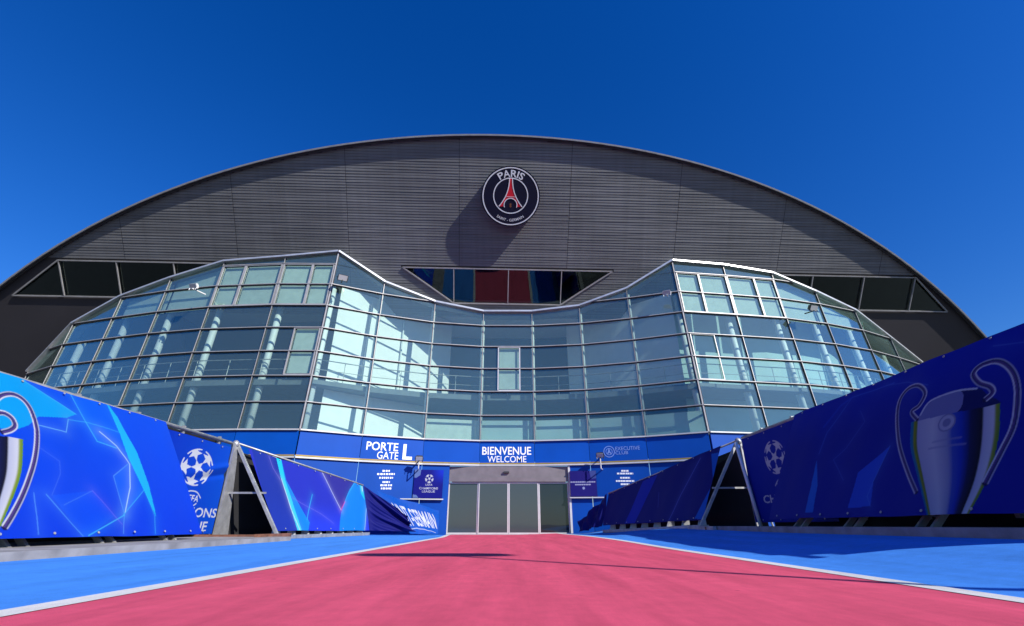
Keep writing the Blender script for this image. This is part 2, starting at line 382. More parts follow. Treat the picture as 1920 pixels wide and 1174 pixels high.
# windows in the wall: frames and panes
def wall_window(outline, muls, label):
    cen = wl(np.mean([p[0] for p in outline]), np.mean([p[1] for p in outline]))
    fr = MB(); n = len(outline)
    for i in range(n):
        p, q = outline[i], outline[(i + 1) % n]
        fr.beam(wl(*p, .05), wl(*q, .05), .07, .07, w_n)
    f = fr.build('window', M['alu_grey'], stadium)
    f['label'] = label
    (a_lb, b0), (a_lt, b1) = sorted([p for p in outline if p[0] < (min(q[0] for q in outline) + max(q[0] for q in outline)) / 2], key=lambda p: p[1])
    (a_rb, _), (a_rt, _) = sorted([p for p in outline if p[0] > (min(q[0] for q in outline) + max(q[0] for q in outline)) / 2], key=lambda p: p[1])
    cuts = sorted([m for m in muls if min(a_lb, a_lt) < m < max(a_rb, a_rt)])
    for m in cuts:
        fr2 = MB().beam(wl(m, b0 + .05, .05), wl(m, b1 - .05, .05), .05, .06, w_n); fr2.build('mullion', M['alu_grey'], f)
    ed = [None] + cuts + [None]
    for l, r in zip(ed[:-1], ed[1:]):
        pl = [(a_lb, b0), (a_lt, b1)] if l is None else [(l, b0), (l, b1)]
        pr = [(a_rt, b1), (a_rb, b0)] if r is None else [(r, b1), (r, b0)]
        MB().prism([wl(a, b_, -.06) for a, b_ in pl + pr], -w_n * .02).build('pane', M['glass_dark'], f)
    # dim room behind the glass
    MB().prism([wl(a, b_, -1.6) for a, b_ in outline], -w_n * .05).build('room_back', M['room'], f)
wall_window(win_c, mul_c, 'trapezoid window in the dark wall under the round badge')
wall_window(win_l, mul_l, 'dark window band left of the glass entrance')
wall_window(win_r, mul_r, 'dark window band right of the glass entrance')

# ------------------------------------------------------------------ text helpers
def text_geo(body, size, bold=0, align='LEFT', spacing=1.0):
    cu = bpy.data.curves.new('t', 'FONT'); cu.body = body; cu.size = size; cu.offset = bold * size; cu.align_x = align
    cu.resolution_u = 3; cu.space_character = spacing
    ob = bpy.data.objects.new('t', cu); col.objects.link(ob)
    dg = bpy.context.evaluated_depsgraph_get(); me = bpy.data.meshes.new_from_object(ob.evaluated_get(dg))
    me.calc_loop_triangles()
    V = np.array([v.co[:2] for v in me.vertices]); T = np.array([t.vertices[:] for t in me.loop_triangles])
    bpy.data.objects.remove(ob); bpy.data.curves.remove(cu); bpy.data.meshes.remove(me)
    return V, T
def text_fit(body, w, h, bold=0):
    """text scaled to a box w by h (lower left at 0,0)"""
    V, T = text_geo(body, 1, bold); lo, hi = V.min(0), V.max(0)
    return (V - lo) / (hi - lo) * np.array([w, h]), T
def text_obj(name, VT, f, mat, parent):      # f maps (x, y) to a 3D point
    V, T = VT
    return mobj(name, [f(*v) for v in V], [tuple(int(i) for i in t) for t in T], mat, parent)

# ------------------------------------------------------------------ round badge on the arch
ba, bb = wpx(957, 369.5); BD = .12; BR = 1.64
badge = empty('club_badge', wl(ba, bb), 'round navy club badge with red tower and white lettering on dark wall', 'badge')
bp_ = lambda x, y, d=0: wl(ba + x, bb + y, BD + .42 + d)
dk = MB(); NB = 64
dk.prism([bp_(BR * math.cos(6.28318 * i / NB), BR * math.sin(6.28318 * i / NB)) for i in range(NB)], -w_n * .42)
dk.build('disc', M['badge_navy'], badge)
st = MB()
for sx, sy in ((-.8, .8), (.8, .8), (-.8, -.8), (.8, -.8)): st.tube(wl(ba + sx, bb + sy, .0), wl(ba + sx, bb + sy, BD + .02), .05)
st.build('standoff', M['plastic'], badge)
def ring(name, r0, r1, cx=0, cy=0, d=.012, t0=0, t1=6.28318, mat='badge_white', n=64):
    vs, fs = [], []
    for i in range(n + 1):
        t = t0 + (t1 - t0) * i / n
        for r in (r0, r1): vs.append(bp_(cx + r * math.cos(t), cy + r * math.sin(t), d))
        if i: k = 2 * i; fs.append((k - 2, k - 1, k + 1, k))
    return mobj(name, vs, fs, M[mat], badge)
ring('outer_ring', 1.51, 1.57); IR = .92; icy = .04
ring('inner_ring', IR, IR + .055, 0, icy, .012)
# tower: flared sides, arch cut at its foot, white outline
def tower_side(y): return .085 + .62 * max(0, (.80 - y) / 1.55) ** 2.3 + .06 * max(0, .8 - y)
ys = np.linspace(.92, -.66, 24); acx, acy, ar = 0, -.50 + icy, .36
Lp = [(-tower_side(y), y + icy) for y in ys]; Lp = [p for p in Lp if math.hypot(p[0], p[1] - icy) < IR + .01]
def fill_tower():
    vs, fs = [], []
    rows = []
    for x, y in Lp:
        inner = math.sqrt(ar * ar - (y - acy) ** 2) if abs(y - acy) < ar else 0
        rows.append((x, -inner, y))
    for s in (1, -1):
        k = len(vs)
        for x, i, y in rows: vs.append(bp_(s * x, y, .012)); vs.append(bp_(s * i, y, .012))
        for j in range(len(rows) - 1): fs.append((k + 2 * j, k + 2 * j + 1, k + 2 * j + 3, k + 2 * j + 2))
    return mobj('tower', vs, fs, M['badge_red'], badge)
fill_tower()
ol = MB()
for s in (1, -1):
    for p, q in zip(Lp[:-1], Lp[1:]): ol.beam(bp_(s * p[0], p[1], .018), bp_(s * q[0], q[1], .018), .05, .012, w_n)
ol.beam(bp_(-tower_side(-.05) + .05, -.02, .018), bp_(tower_side(-.05) - .05, -.02, .018), .022, .01, w_n)
for i in range(24):
    t0, t1 = math.pi * (-.12 + 1.24 * i / 24), math.pi * (-.12 + 1.24 * (i + 1) / 24)
    ol.beam(bp_(ar * math.cos(t0), acy + ar * math.sin(t0), .018), bp_(ar * math.cos(t1), acy + ar * math.sin(t1), .018), .045, .012, w_n)
ol.build('tower_outline', M['badge_white'], badge)
mobj('small_emblem', [bp_(.07 * math.cos(t) * (1.0 if i % 2 else .6), acy - .02 + .13 * math.sin(t), .013) for i, t in enumerate(np.linspace(0, 6.28, 12, endpoint=False))], [tuple(range(12))], plain('badge_bronze', srgb(120, 70, 40), .5), badge)
def arc_text(body, size, rad, mid, topside, name, bold, mat):
    V, T = text_geo(body, size, bold); x0, x1 = V[:, 0].min(), V[:, 0].max(); cxm = (x0 + x1) / 2
    def f(x, y):
        if topside: t = mid - (x - cxm) / rad; r = rad + y
        else: t = mid + (x - cxm) / rad; r = rad - y
        return bp_(r * math.cos(t), r * math.sin(t), .014)
    text_obj(name, (V, T), f, mat, badge)
arc_text('PARIS', .52, 1.06, math.pi / 2, True, 'lettering', .018, M['badge_white'])
arc_text('SAINT - GERMAIN', .21, 1.36, -math.pi / 2, False, 'lettering', .004, M['badge_white'])

# ------------------------------------------------------------------ glass entrance hall
VTX = [(-27.7, 24.9), (-25, 23.5), (-22.15, 22.7), (-19.1, 21.9), (-15.96, 21.3), (-12.5, 21.05), (-9.66, 21.05),
       (-7.23, 22.4), (-4.45, 23.55), (-1.66, 24.1), (1.16, 24.1), (3.9, 23.7), (6.58, 22.85), (9.2, 21.65),
       (12.26, 22.1), (15.26, 22.57), (17.98, 23.3), (20.7, 24.3), (23.3, 25.6), (25.8, 27.0)]
TOPPX = [(36, 694), (143, 608), (237, 558), (331, 525), (432, 494), (535, 482), (640, 474),
         (730, 531), (817, 567), (907, 585), (998, 585), (1084, 574.6), (1172, 542.6), (1255, 491),
         (1351, 499), (1442, 514), (1529, 547.7), (1606, 582), (1683, 633), (1745, 677)]
LEAN = [.05] * 6 + [.055, .03, .01, 0, 0, .01, .035, .085] + [.08] * 6
Z0, ROW = 4.37, 1.29
NV = len(VTX)
TOP = []
for (x, y), (px, py), ln in zip(VTX, TOPPX, LEAN):
    a, b_, c = ray(px, py)
    z = Z0 + 6
    for _ in range(6):
        yy = y + ln * (z - Z0); k = math.hypot(x, yy) / math.hypot(a, b_); z = c * k + CAM_H
    TOP.append(z)
def gp(i, s, z, d=0):
    """point on bay i at fraction s, height z, d metres outside the glass"""
    (x0, y0), (x1, y1) = VTX[i], VTX[i + 1]
    nx, ny = (y1 - y0), -(x1 - x0); l = math.hypot(nx, ny); nx, ny = nx / l, ny / l
    lz = max(0, z - Z0); yy0 = y0 + LEAN[i] * lz; yy1 = y1 + LEAN[i + 1] * lz
    return Vector((x0 + (x1 - x0) * s + nx * d, yy0 + (yy1 - yy0) * s + ny * d, z))
def vn(i):
    """outward horizontal normal at vertex i"""
    v = Vector((0, 0))
    for j in (i - 1, i):
        if 0 <= j < NV - 1:
            (x0, y0), (x1, y1) = VTX[j], VTX[j + 1]; n = Vector((y1 - y0, -(x1 - x0))); v += n.normalized()
    return v.normalized()
def vp(i, z, d=0):
    n = vn(i); x, y = VTX[i]
    return Vector((x + n.x * d, y + LEAN[i] * (z - Z0) + n.y * d, z))
hall = empty('glass_entrance_hall', (-.25, 24, 0), 'curved teal glass entrance hall with two bulging wings under the dark arch', 'building')
def clip_poly(poly, za, zb):                  # keep below the line from (0, za) to (1, zb)
    out = []
    f = lambda p: za + (zb - za) * p[0] - p[1]
    for i in range(len(poly)):
        p, q = poly[i], poly[(i + 1) % len(poly)]; fp, fq = f(p), f(q)
        if fp >= 0: out.append(p)
        if (fp >= 0) != (fq >= 0):
            t = fp / (fp - fq); out.append((p[0] + (q[0] - p[0]) * t, p[1] + (q[1] - p[1]) * t))
    return out
for i in range(NV - 1):
    blen = math.dist(VTX[i], VTX[i + 1]); e = .02 / blen
    for k in range(9):
        za, zb = Z0 + k * ROW + .015, Z0 + (k + 1) * ROW - .015
        poly = clip_poly([(e, za), (1 - e, za), (1 - e, zb), (e, zb)], TOP[i] - .06, TOP[i + 1] - .06)
        if len(poly) < 3: continue
        ar_ = abs(sum(poly[j][0] * poly[(j + 1) % len(poly)][1] - poly[(j + 1) % len(poly)][0] * poly[j][1] for j in range(len(poly)))) / 2 * blen
        if ar_ < .03: continue
        tw = [random.uniform(-.004, .004) for _ in range(2)]         # each pane sits a hair out of true
        n = len(poly)
        fv = [gp(i, s, z, tw[0] * (s - .5) + tw[1] * (z - za)) for s, z in poly]; bv = [gp(i, s, z, -.012 + tw[0] * (s - .5) + tw[1] * (z - za)) for s, z in poly]
        mobj('pane', fv + bv, [tuple(range(n)), tuple(range(2 * n - 1, n - 1, -1))] + [(j, n + j, n + (j + 1) % n, (j + 1) % n) for j in range(n)], M['glass'], hall)
# mullions
for i in range(NV):
    if TOP[i] - Z0 < .6: continue
    apex = i in (6, 13)
    m = MB().beam(vp(i, Z0 + .02, -.05), vp(i, TOP[i] - .05, -.05), .055 if not apex else .13, .17, tuple(vn(i)) + (0,))
    m.build('mullion', M['alu_dark'] if not apex else M['alu_dark'], hall)
    MB().beam(vp(i, Z0 + .02, .055), vp(i, TOP[i] - .05, .055), .026 if not apex else .06, .03, tuple(vn(i)) + (0,)).build('mullion_cap', M['alu_grey'], hall)
# transoms: one bent bar per row, stopping at the sloping top edge
def top_at(i, s): return TOP[i] + (TOP[i + 1] - TOP[i]) * s
def close_run(run, z):
    if not run: return
    m, m2 = MB(), MB()
    for i, s0, s1 in run:
        m.beam(gp(i, s0, z, .07), gp(i, s1, z, .07), .085, .036); m2.beam(gp(i, s0, z - .03, .012), gp(i, s1, z - .03, .012), .05, .075)
    t = m.build('transom', M['alu_grey'], hall); m2.build('gasket', M['alu_dark'], t)
for k in range(0, 8):
    z = Z0 + k * ROW; run = []
    for i in range(NV - 1):
        f0, f1 = TOP[i] - z, TOP[i + 1] - z
        if (f0 <= .05 and f1 <= .05) or (k == 7 and i not in (4, 5, 13, 14, 15)):
            close_run(run, z); run = []; continue
        s0, s1 = 0, 1
        if f0 < 0:
            s0 = f0 / (f0 - f1); close_run(run, z); run = []
        if f1 < 0: s1 = f0 / (f0 - f1)
        run.append((i, s0, s1))
        if f1 < 0: close_run(run, z); run = []
    close_run(run, z)
# top gutter and the little roof between glass and wall
g = MB(); rf = MB()
for i in range(NV - 1):
    n0, n1 = vn(i), vn(i + 1)
    g.beam(vp(i, TOP[i], .06), vp(i + 1, TOP[i + 1], .06), .26, .10)
    p, q = vp(i, TOP[i] - .03, -.1), vp(i + 1, TOP[i + 1] - .03, -.1)
    def to_wall(v): return Vector((v.x, max(v.y + .05, wall_y(v.x, v.z) + .25), v.z))
    rf.prism([p, q, to_wall(q), to_wall(p)], (0, 0, -.06))
g.build('gutter', M['flash'], hall); rf.build('roof_strip', M['flash'], hall)
# opening lights with thick pale frames
def opener(i, s0, s1, za, zb, split=None, blind=False):
    fw = .062 if i < 13 else .042; m = MB(); c = [gp(i, s0, za, .05), gp(i, s1, za, .05), gp(i, s1, zb, .05), gp(i, s0, zb, .05)]
    for p, q in zip(c, c[1:] + c[:1]): m.beam(p, q, fw, fw, tuple(gp(i, .5, za, 1) - gp(i, .5, za, 0)))
    if split: m.beam(gp(i, s0, split, .05), gp(i, s1, split, .05), .08, .06, (0, 0, 1))
    o = m.build('opening_light', M['alu_grey'] if i != 9 else M['alu'], hall)
    if blind:
        e = .015
        MB().prism([gp(i, s0 + e, za + .12, -.12), gp(i, s1 - e, za + .12, -.12), gp(i, s1 - e, zb, -.12), gp(i, s0 + e, zb, -.12)], gp(i, .5, za, -.02) - gp(i, .5, za, 0)).build('blind', M['blind'], o)
zr = lambda k: Z0 + k * ROW
for i, sp_ in ((5, .38), (4, .42)):
    if i == 5: opener(5, .02, .56, zr(5) + .05, zr(7) - .04, zr(6), True); opener(5, .58, .97, zr(5) + .05, zr(7) - .04, zr(6), True)
    else: opener(4, .02, .38, zr(5) + .05, zr(7) - .04, zr(6), True); opener(4, .40, .98, zr(5) + .05, zr(7) - .04, zr(6), True)
opener(5, .52, .97, zr(2) + .05, zr(4) - .04, zr(3), True)
opener(9, .32, .74, zr(2) + .05, zr(4) - .04, zr(3), True)
opener(13, .03, .44, zr(5) + .05, zr(7) - .04, zr(6), True); opener(13, .46, .98, zr(5) + .05, zr(7) - .04, zr(6), True)
opener(14, .02, .56, zr(5) + .05, zr(7) - .04, zr(6), True); opener(14, .58, .98, zr(5) + .05, zr(7) - .04, zr(6), True)
opener(13, .04, .47, zr(2) + .05, zr(4) - .04, zr(3))
# upper bays have pale blinds or panels close behind the glass
def back_panel(i, za, zb, s0=.03, s1=.97, d=-.35):
    poly = clip_poly([(s0, za), (s1, za), (s1, zb), (s0, zb)], TOP[i] - .15, TOP[i + 1] - .15)
    if len(poly) > 2: MB().prism([gp(i, s, z, d) for s, z in poly], gp(i, .5, za, -.03) - gp(i, .5, za, 0)).build('blind', M['blind'], hall)
for i in (2, 3): back_panel(i, zr(5) + .1, zr(9))
for i in (15, 16): back_panel(i, zr(5) + .1, zr(9))
# interior: slab, railing, columns, back wall, white partitions
inn = lambda i, d, z: Vector((VTX[i][0] + vn(i).x * -d * .6, VTX[i][1] + d, z))
for nm, z0_, z1_, d0 in (('floor_slab', 6.62, 6.9, .55), ('floor_slab', 4.1, 4.34, .15)):
    m = MB()
    for i in range(NV - 1):
        p = [inn(i, d0, z0_), inn(i + 1, d0, z0_), inn(i + 1, 6.4, z0_), inn(i, 6.4, z0_)]
        m.prism(p, (0, 0, z1_ - z0_))
    m.build(nm, M['inner_floor'], hall)
rl = MB()
for i in range(NV - 1):
    for zz in (7.45, 7.95): rl.tube(inn(i, .62, zz), inn(i + 1, .62, zz), .015 if zz < 7.9 else .025, 6)
    for f in (0, .5):
        p = inn(i, .62, 6.9).lerp(inn(i + 1, .62, 6.9), f); rl.tube(p, p + Vector((0, 0, 1.05)), .02, 6)
rl.build('railing', M['steel'], hall)
bw = MB()
for i in range(NV - 1):
    p, q = inn(i, 6.2, 4.2), inn(i + 1, 6.2, 4.2)
    bw.prism([p, q, q + Vector((0, .2, 0)), p + Vector((0, .2, 0))], (0, 0, 9.6))
bw.build('back_wall', M['inner_dark'], hall)
rfm = MB()
for i in range(2, NV - 3):
    p, q = inn(i, 6.6, 12.5), inn(i + 1, 6.6, 12.5)
    rfm.prism([Vector((p.x, wall_y(p.x, 12.5) + .4, 12.5)), Vector((q.x, wall_y(q.x, 12.5) + .4, 12.5)), q, p], (0, 0, .2))
rfm.build('hall_ceiling', M['inner_white'], hall)
for i in range(1, NV - 1):
    zt = min(TOP[i] - .9, 12.2)
    if 7 <= i <= 12: zt = TOP[i] - .25
    d = .75 if not 7 <= i <= 12 else .32
    p0, p1 = vp(i, Z0, -d), vp(i, zt, -d)
    MB().tube(p0, p1, .17 if not 7 <= i <= 12 else .10, 14).build('column', M['column'], hall, True)
def partition(pts, z0_, z1_):
    m = MB()
    for p, q in zip(pts[:-1], pts[1:]):
        m.prism([(*p, z0_), (*q, z0_), (q[0], q[1] + .12, z0_), (p[0], p[1] + .12, z0_)], (0, 0, z1_ - z0_))
    m.build('white_partition', M['inner_white'], hall)
partition([(-9.45, 22.35), (-8.0, 23.6), (-6.4, 24.9), (-4.9, 26.1), (-3.9, 27.2)], 6.92, 12.4)
partition([(-9.45, 22.35), (-8.0, 23.6), (-6.4, 24.9), (-4.9, 26.1)], 4.36, 6.6)
partition([(9.0, 23.0), (7.6, 24.2), (6.0, 25.5), (4.6, 26.8), (3.6, 27.8)], 6.92, 12.4)
m = MB()
for i in range(13, 18):
    p, q = inn(i, 2.6, 4.36), inn(i + 1, 2.6, 4.36); m.prism([p, q, q + Vector((0, .1, 0)), p + Vector((0, .1, 0))], (0, 0, 7.6))
m.build('pale_backing', M['pale_backing'], hall)  # added pale sheet imitating the sky's reflection in the right wing
for i in range(8, 13):                        # low pale upstand behind the bottom row of panes
    MB().prism([gp(i, .02, Z0, -.45), gp(i, .98, Z0, -.45), gp(i, .98, Z0 + 1.12, -.45), gp(i, .02, Z0 + 1.12, -.45)], gp(i, .5, Z0, -.04) - gp(i, .5, Z0, 0)).build('upstand_panel', M['pale_backing'] if i > 8 else M['blind'], hall)
# white ribs of the partition (thin steel stiffeners that the low sun rakes)
for (x, y) in ((-8.0, 23.6), (-6.4, 24.9)):
    MB().tube((x, y - .15, 6.95), (x, y - .15, 12.0), .05, 8).build('stiffener', M['column'], hall)

# fascia and wall panels under the glass
Z1 = 3.05
def strip(i, s0, s1, za, zb, d, th, name, mat):
    p = [gp(i, s0, za, d), gp(i, s1, za, d), gp(i, s1, zb, d), gp(i, s0, zb, d)]
    off = gp(i, .5, za, -th) - gp(i, .5, za, 0)
    return MB().prism(p, off).build(name, mat, hall)
fpan = {}
for i in range(NV - 1):
    e = .006
    fpan[i] = strip(i, e, 1 - e, Z1 + .14, Z0 - .07, .10, .08, 'fascia_panel', M['fascia'])
    strip(i, 0, 1, Z0 - .06, Z0 - .005, .20, .25, 'fascia_cap', M['alu'])
    strip(i, 0, 1, Z1 + .145, Z1 + .205, .118, .016, 'gold_stripe', M['gold'])
    strip(i, 0, 1, Z1 + .06, Z1 + .13, .16, .2, 'fascia_sill', M['alu'])
    if i in (9,): continue                     # the doorway
    s0, s1 = e, 1 - e
    if i == 8: s1 = .48
    if i == 10: s0 = .60
    strip(i, s0, s1, -.05, Z1 + .05, .06, .08, 'wall_panel', M['fascia2'])
def px_on_bay(i, px, py, d):
    p0 = gp(i, 0, Z0, d); n = gp(i, .5, Z0, 1) - gp(i, .5, Z0, 0); n.z = 0
    return on_plane(px, py, p0, n.normalized())
def sign_text(body, i, px0, px1, py0, py1, bold, name='lettering', mat='letter', d=.105, parent=None):
    """lettering set flat on bay i, between the four pixel limits of its box"""
    bl = px_on_bay(i, px0, py1, d); br = px_on_bay(i, px1, py1, d); tl = px_on_bay(i, px0, py0, d)
    w_ = (br - bl).length; h_ = abs(tl.z - bl.z); ex = Vector((br.x - bl.x, br.y - bl.y, 0)).normalized(); zb = (bl.z + br.z) / 2
    VT = text_fit(body, w_, h_, bold)
    nn = gp(i, .5, Z0, .004) - gp(i, .5, Z0, 0)
    return text_obj(name, VT, lambda x, y: Vector((bl.x, bl.y, zb)) + ex * x + Vector((0, 0, y)) + nn, M[mat], parent or fpan[i])
sign_text('PORTE', 7, 686, 746, 829, 845, .014)
sign_text('GATE', 7, 706, 746, 847, 861, .002)
sign_text('L', 7, 754, 772, 833, 862, .03)
sign_text('BIENVENUE', 9, 904, 996, 838, 853, .014)
sign_text('WELCOME', 9, 914, 987, 855, 867, .002)
sign_text('EXECUTIVE', 11, 1154, 1200, 837, 844, .004, mat='letter_pale')
sign_text('CLUB', 11, 1154, 1178, 846, 852, .004, mat='letter_pale')
def bay_ring(i, px, py, r0, r1, mat, n=28):
    c = px_on_bay(i, px, py, .108); ex = (gp(i, 1, Z0) - gp(i, 0, Z0)); ex.z = 0; ex.normalize()
    vs, fs = [], []
    for k in range(n + 1):
        t = 6.28318 * k / n
        for r in (r0, r1): vs.append(c + ex * (r * math.cos(t)) + Vector((0, 0, r * math.sin(t))))
        if k: fs.append((2 * k - 2, 2 * k - 1, 2 * k + 1, 2 * k))
    return mobj('emblem_ring', vs, fs, M[mat], fpan[i])
bay_ring(11, 1142, 847, .24, .275, 'letter_pale'); bay_ring(11, 1142, 847, .14, .165, 'letter_pale')
c = px_on_bay(11, 1142, 847, .108); ex = (gp(11, 1, Z0) - gp(11, 0, Z0)).normalized()
mobj('emblem_tower', [c + ex * x + Vector((0, 0, y)) for x, y in ((-.02, .14), (.02, .14), (.04, .02), (.11, -.1), (.05, -.1), (0, -.03), (-.05, -.1), (-.11, -.1), (-.04, .02))], [(0, 1, 2, 8), (2, 3, 4, 5), (5, 6, 7, 8), (2, 5, 8)], M['letter_pale'], fpan[11])
# blurred small print on the wall panels: rows of tiny dashes, as unreadable as in the photograph
def small_print(i, px, rows, d=.066):
    m = MB()
    for py, half in rows:
        x = -half
        while x < half:
            wd = random.uniform(2, 5)
            a, b_ = px_on_bay(i, px + x, py + 1.6, d), px_on_bay(i, px + min(half, x + wd), py - 1.6, d)
            n = gp(i, .5, Z0, .003) - gp(i, .5, Z0, 0)
            m.prism([Vector((a.x, a.y, a.z)), Vector((b_.x, b_.y, a.z)), Vector((b_.x, b_.y, b_.z)), Vector((a.x, a.y, b_.z))], n)
            x += wd + random.uniform(.6, 1.6)
    tag(m.build('small_print', M['letter'], hall), kind='stuff')
small_print(7, 724, [(883, 7), (889, 17), (896, 13), (904, 7), (910, 11), (916, 10)])
small_print(11, 1172, [(883, 7), (888, 15), (896, 9), (902, 17), (908, 8)])

# ------------------------------------------------------------------ sliding doors
DY = 23.92; DX0, DX1 = -3.12, 2.78
door = empty('sliding_door', (-.2, DY, 0), 'wide four-leaf frosted sliding door in a pale frame under the welcome sign', 'door')
zt_leaf, zt_head = 2.33, 3.08
MB().box((DX0 + .01, DY - .02, zt_leaf + .06), (DX1 - .01, DY + .12, zt_head)).build('header', M['header'], door)
MB().box((DX0 + .01, DY - .10, zt_leaf + .02), (DX1 - .01, DY - .025, zt_leaf + .22)).build('drive_box', M['header'], door)
for x in (DX0 - .10, DX1):
    MB().box((x, DY - .14, 0), (x + .1, DY + .14, zt_head + .02)).build('jamb', M['alu'], door)
MB().box((-.42, DY - .14, zt_leaf + .42), (-.14, DY - .025, zt_leaf + .5)).build('sensor', M['plastic'], door)
MB().box((DX0, DY - .12, -.03), (DX1, DY + .12, .012)).build('threshold', M['alu'], door)
lw_ = (DX1 - DX0) / 4
for k in range(4):
    x0, x1 = DX0 + k * lw_ + .005, DX0 + (k + 1) * lw_ - .005; yy = DY + (.045 if k in (0, 3) else 0)
    m = MB(); fw = .055
    m.box((x0, yy - .02, .02), (x0 + fw, yy + .02, zt_leaf)); m.box((x1 - fw, yy - .02, .02), (x1, yy + .02, zt_leaf))
    m.box((x0 + fw, yy - .019, .02), (x1 - fw, yy + .019, .09)); m.box((x0 + fw, yy - .019, zt_leaf - .06), (x1 - fw, yy + .019, zt_leaf))
    lf = m.build('leaf', M['alu'], door)
    MB().box((x0 + fw + .002, yy - .008, .092), (x1 - fw - .002, yy + .008, zt_leaf - .062)).build('pane', M['door_glass'] if k < 3 else M['door_dark'], lf)
MB().box((DX0, DY + 1.2, 0), (DX1, DY + 1.25, 3)).build('lobby_screen', M['inner_dark'], door)

# ------------------------------------------------------------------ printed cloth: a small rasteriser on a vertex grid
class Print:
    def __init__(s, S, T, base):
        s.S, s.T = S, T; s.c = np.zeros(S.shape + (3,)); s.c[:] = np.array(srgb(*base)) * .53; s.aa = .007
    def blend(s, mask, c):
        s.c = s.c * (1 - mask[..., None]) + np.array(srgb(*c)) * .53 * mask[..., None]
    def inside(s, pts):
        pts = np.asarray(pts); n = len(pts); r = np.zeros(s.S.shape, bool)
        for i in range(n):
            (x0, y0), (x1, y1) = pts[i], pts[(i + 1) % n]
            if y0 == y1: continue
            cr = ((s.T > y0) != (s.T > y1)) & (s.S < (x1 - x0) * (s.T - y0) / (y1 - y0) + x0); r ^= cr
        return r
    def poly(s, pts, c, a=1.0): s.blend(s.inside(pts).astype(float) * a, c)
    def dist(s, pts):
        d = np.full(s.S.shape, 1e9)
        for (x0, y0), (x1, y1) in zip(pts[:-1], pts[1:]):
            dx, dy = x1 - x0, y1 - y0; l = dx * dx + dy * dy + 1e-12
            t = np.clip(((s.S - x0) * dx + (s.T - y0) * dy) / l, 0, 1)
            d = np.minimum(d, np.hypot(s.S - x0 - t * dx, s.T - y0 - t * dy))
        return d
    def line(s, pts, w_, c, a=1.0, glow=0):
        d = s.dist(pts)
        if glow: s.blend(np.exp(-(d / (glow * 2.2)) ** 1.3) * .15 * a, c); w_ = w_ * .75
        s.blend(np.clip((w_ / 2 - d) / s.aa + .5, 0, 1) * a, c)
    def circle(s, cx, cy, r, c, a=1.0):
        d = np.hypot(s.S - cx, s.T - cy); s.blend(np.clip((r - d) / s.aa + .5, 0, 1) * a, c)
    def text(s, body, x, y, w_, h, c, bold=.01, italic=0):
        V, T = text_fit(body, w_, h, bold); V = V.copy(); V[:, 0] += V[:, 1] * italic
        V += np.array([x, y]); m = np.zeros(s.S.shape, bool)
        lo, hi = V.min(0), V.max(0)
        box = (s.S >= lo[0]) & (s.S <= hi[0]) & (s.T >= lo[1]) & (s.T <= hi[1])
        S, Tt = s.S[box], s.T[box]; mm = np.zeros(S.shape, bool)
        for t in T:
            p, q, r = V[t[0]], V[t[1]], V[t[2]]
            d = (q[0] - p[0]) * (r[1] - p[1]) - (q[1] - p[1]) * (r[0] - p[0])
            if abs(d) < 1e-12: continue
            u = ((S - p[0]) * (r[1] - p[1]) - (Tt - p[1]) * (r[0] - p[0])) / d; v = ((q[0] - p[0]) * (Tt - p[1]) - (q[1] - p[1]) * (S - p[0])) / d
            mm |= (u >= -.001) & (v >= -.001) & (u + v <= 1.001)
        m[box] = mm; s.blend(m.astype(float), c)
    def starball(s, cx, cy, r, c, back, rot=0, sx=1.0):
        """ball of stars: five rounded gaps round a central star, notched rim"""
        S0 = s.S; s.S = (S0 - cx) / sx + cx
        d = np.hypot(s.S - cx, s.T - cy); disc = np.clip((r - d) / s.aa + .5, 0, 1)
        def star(x, y, ro, t0): return s.inside([(x + (ro if j % 2 == 0 else ro * .42) * math.cos(t0 + j * math.pi / 5), y + (ro if j % 2 == 0 else ro * .42) * math.sin(t0 + j * math.pi / 5)) for j in range(10)])
        m = star(cx, cy, .42 * r, rot)
        for k in range(5):
            t = rot + 2 * math.pi * k / 5
            m = m | star(cx + .80 * r * math.cos(t), cy + .80 * r * math.sin(t), .45 * r, t + math.pi)
            for w_ in (.36,): m = m | ((np.hypot(s.S - cx, s.T - cy) > .93 * r) & (np.abs(np.angle(np.exp(1j * (np.arctan2(s.T - cy, s.S - cx) - t)))) < .5))
        m = m * disc; s.S = S0
        s.blend(m, c)
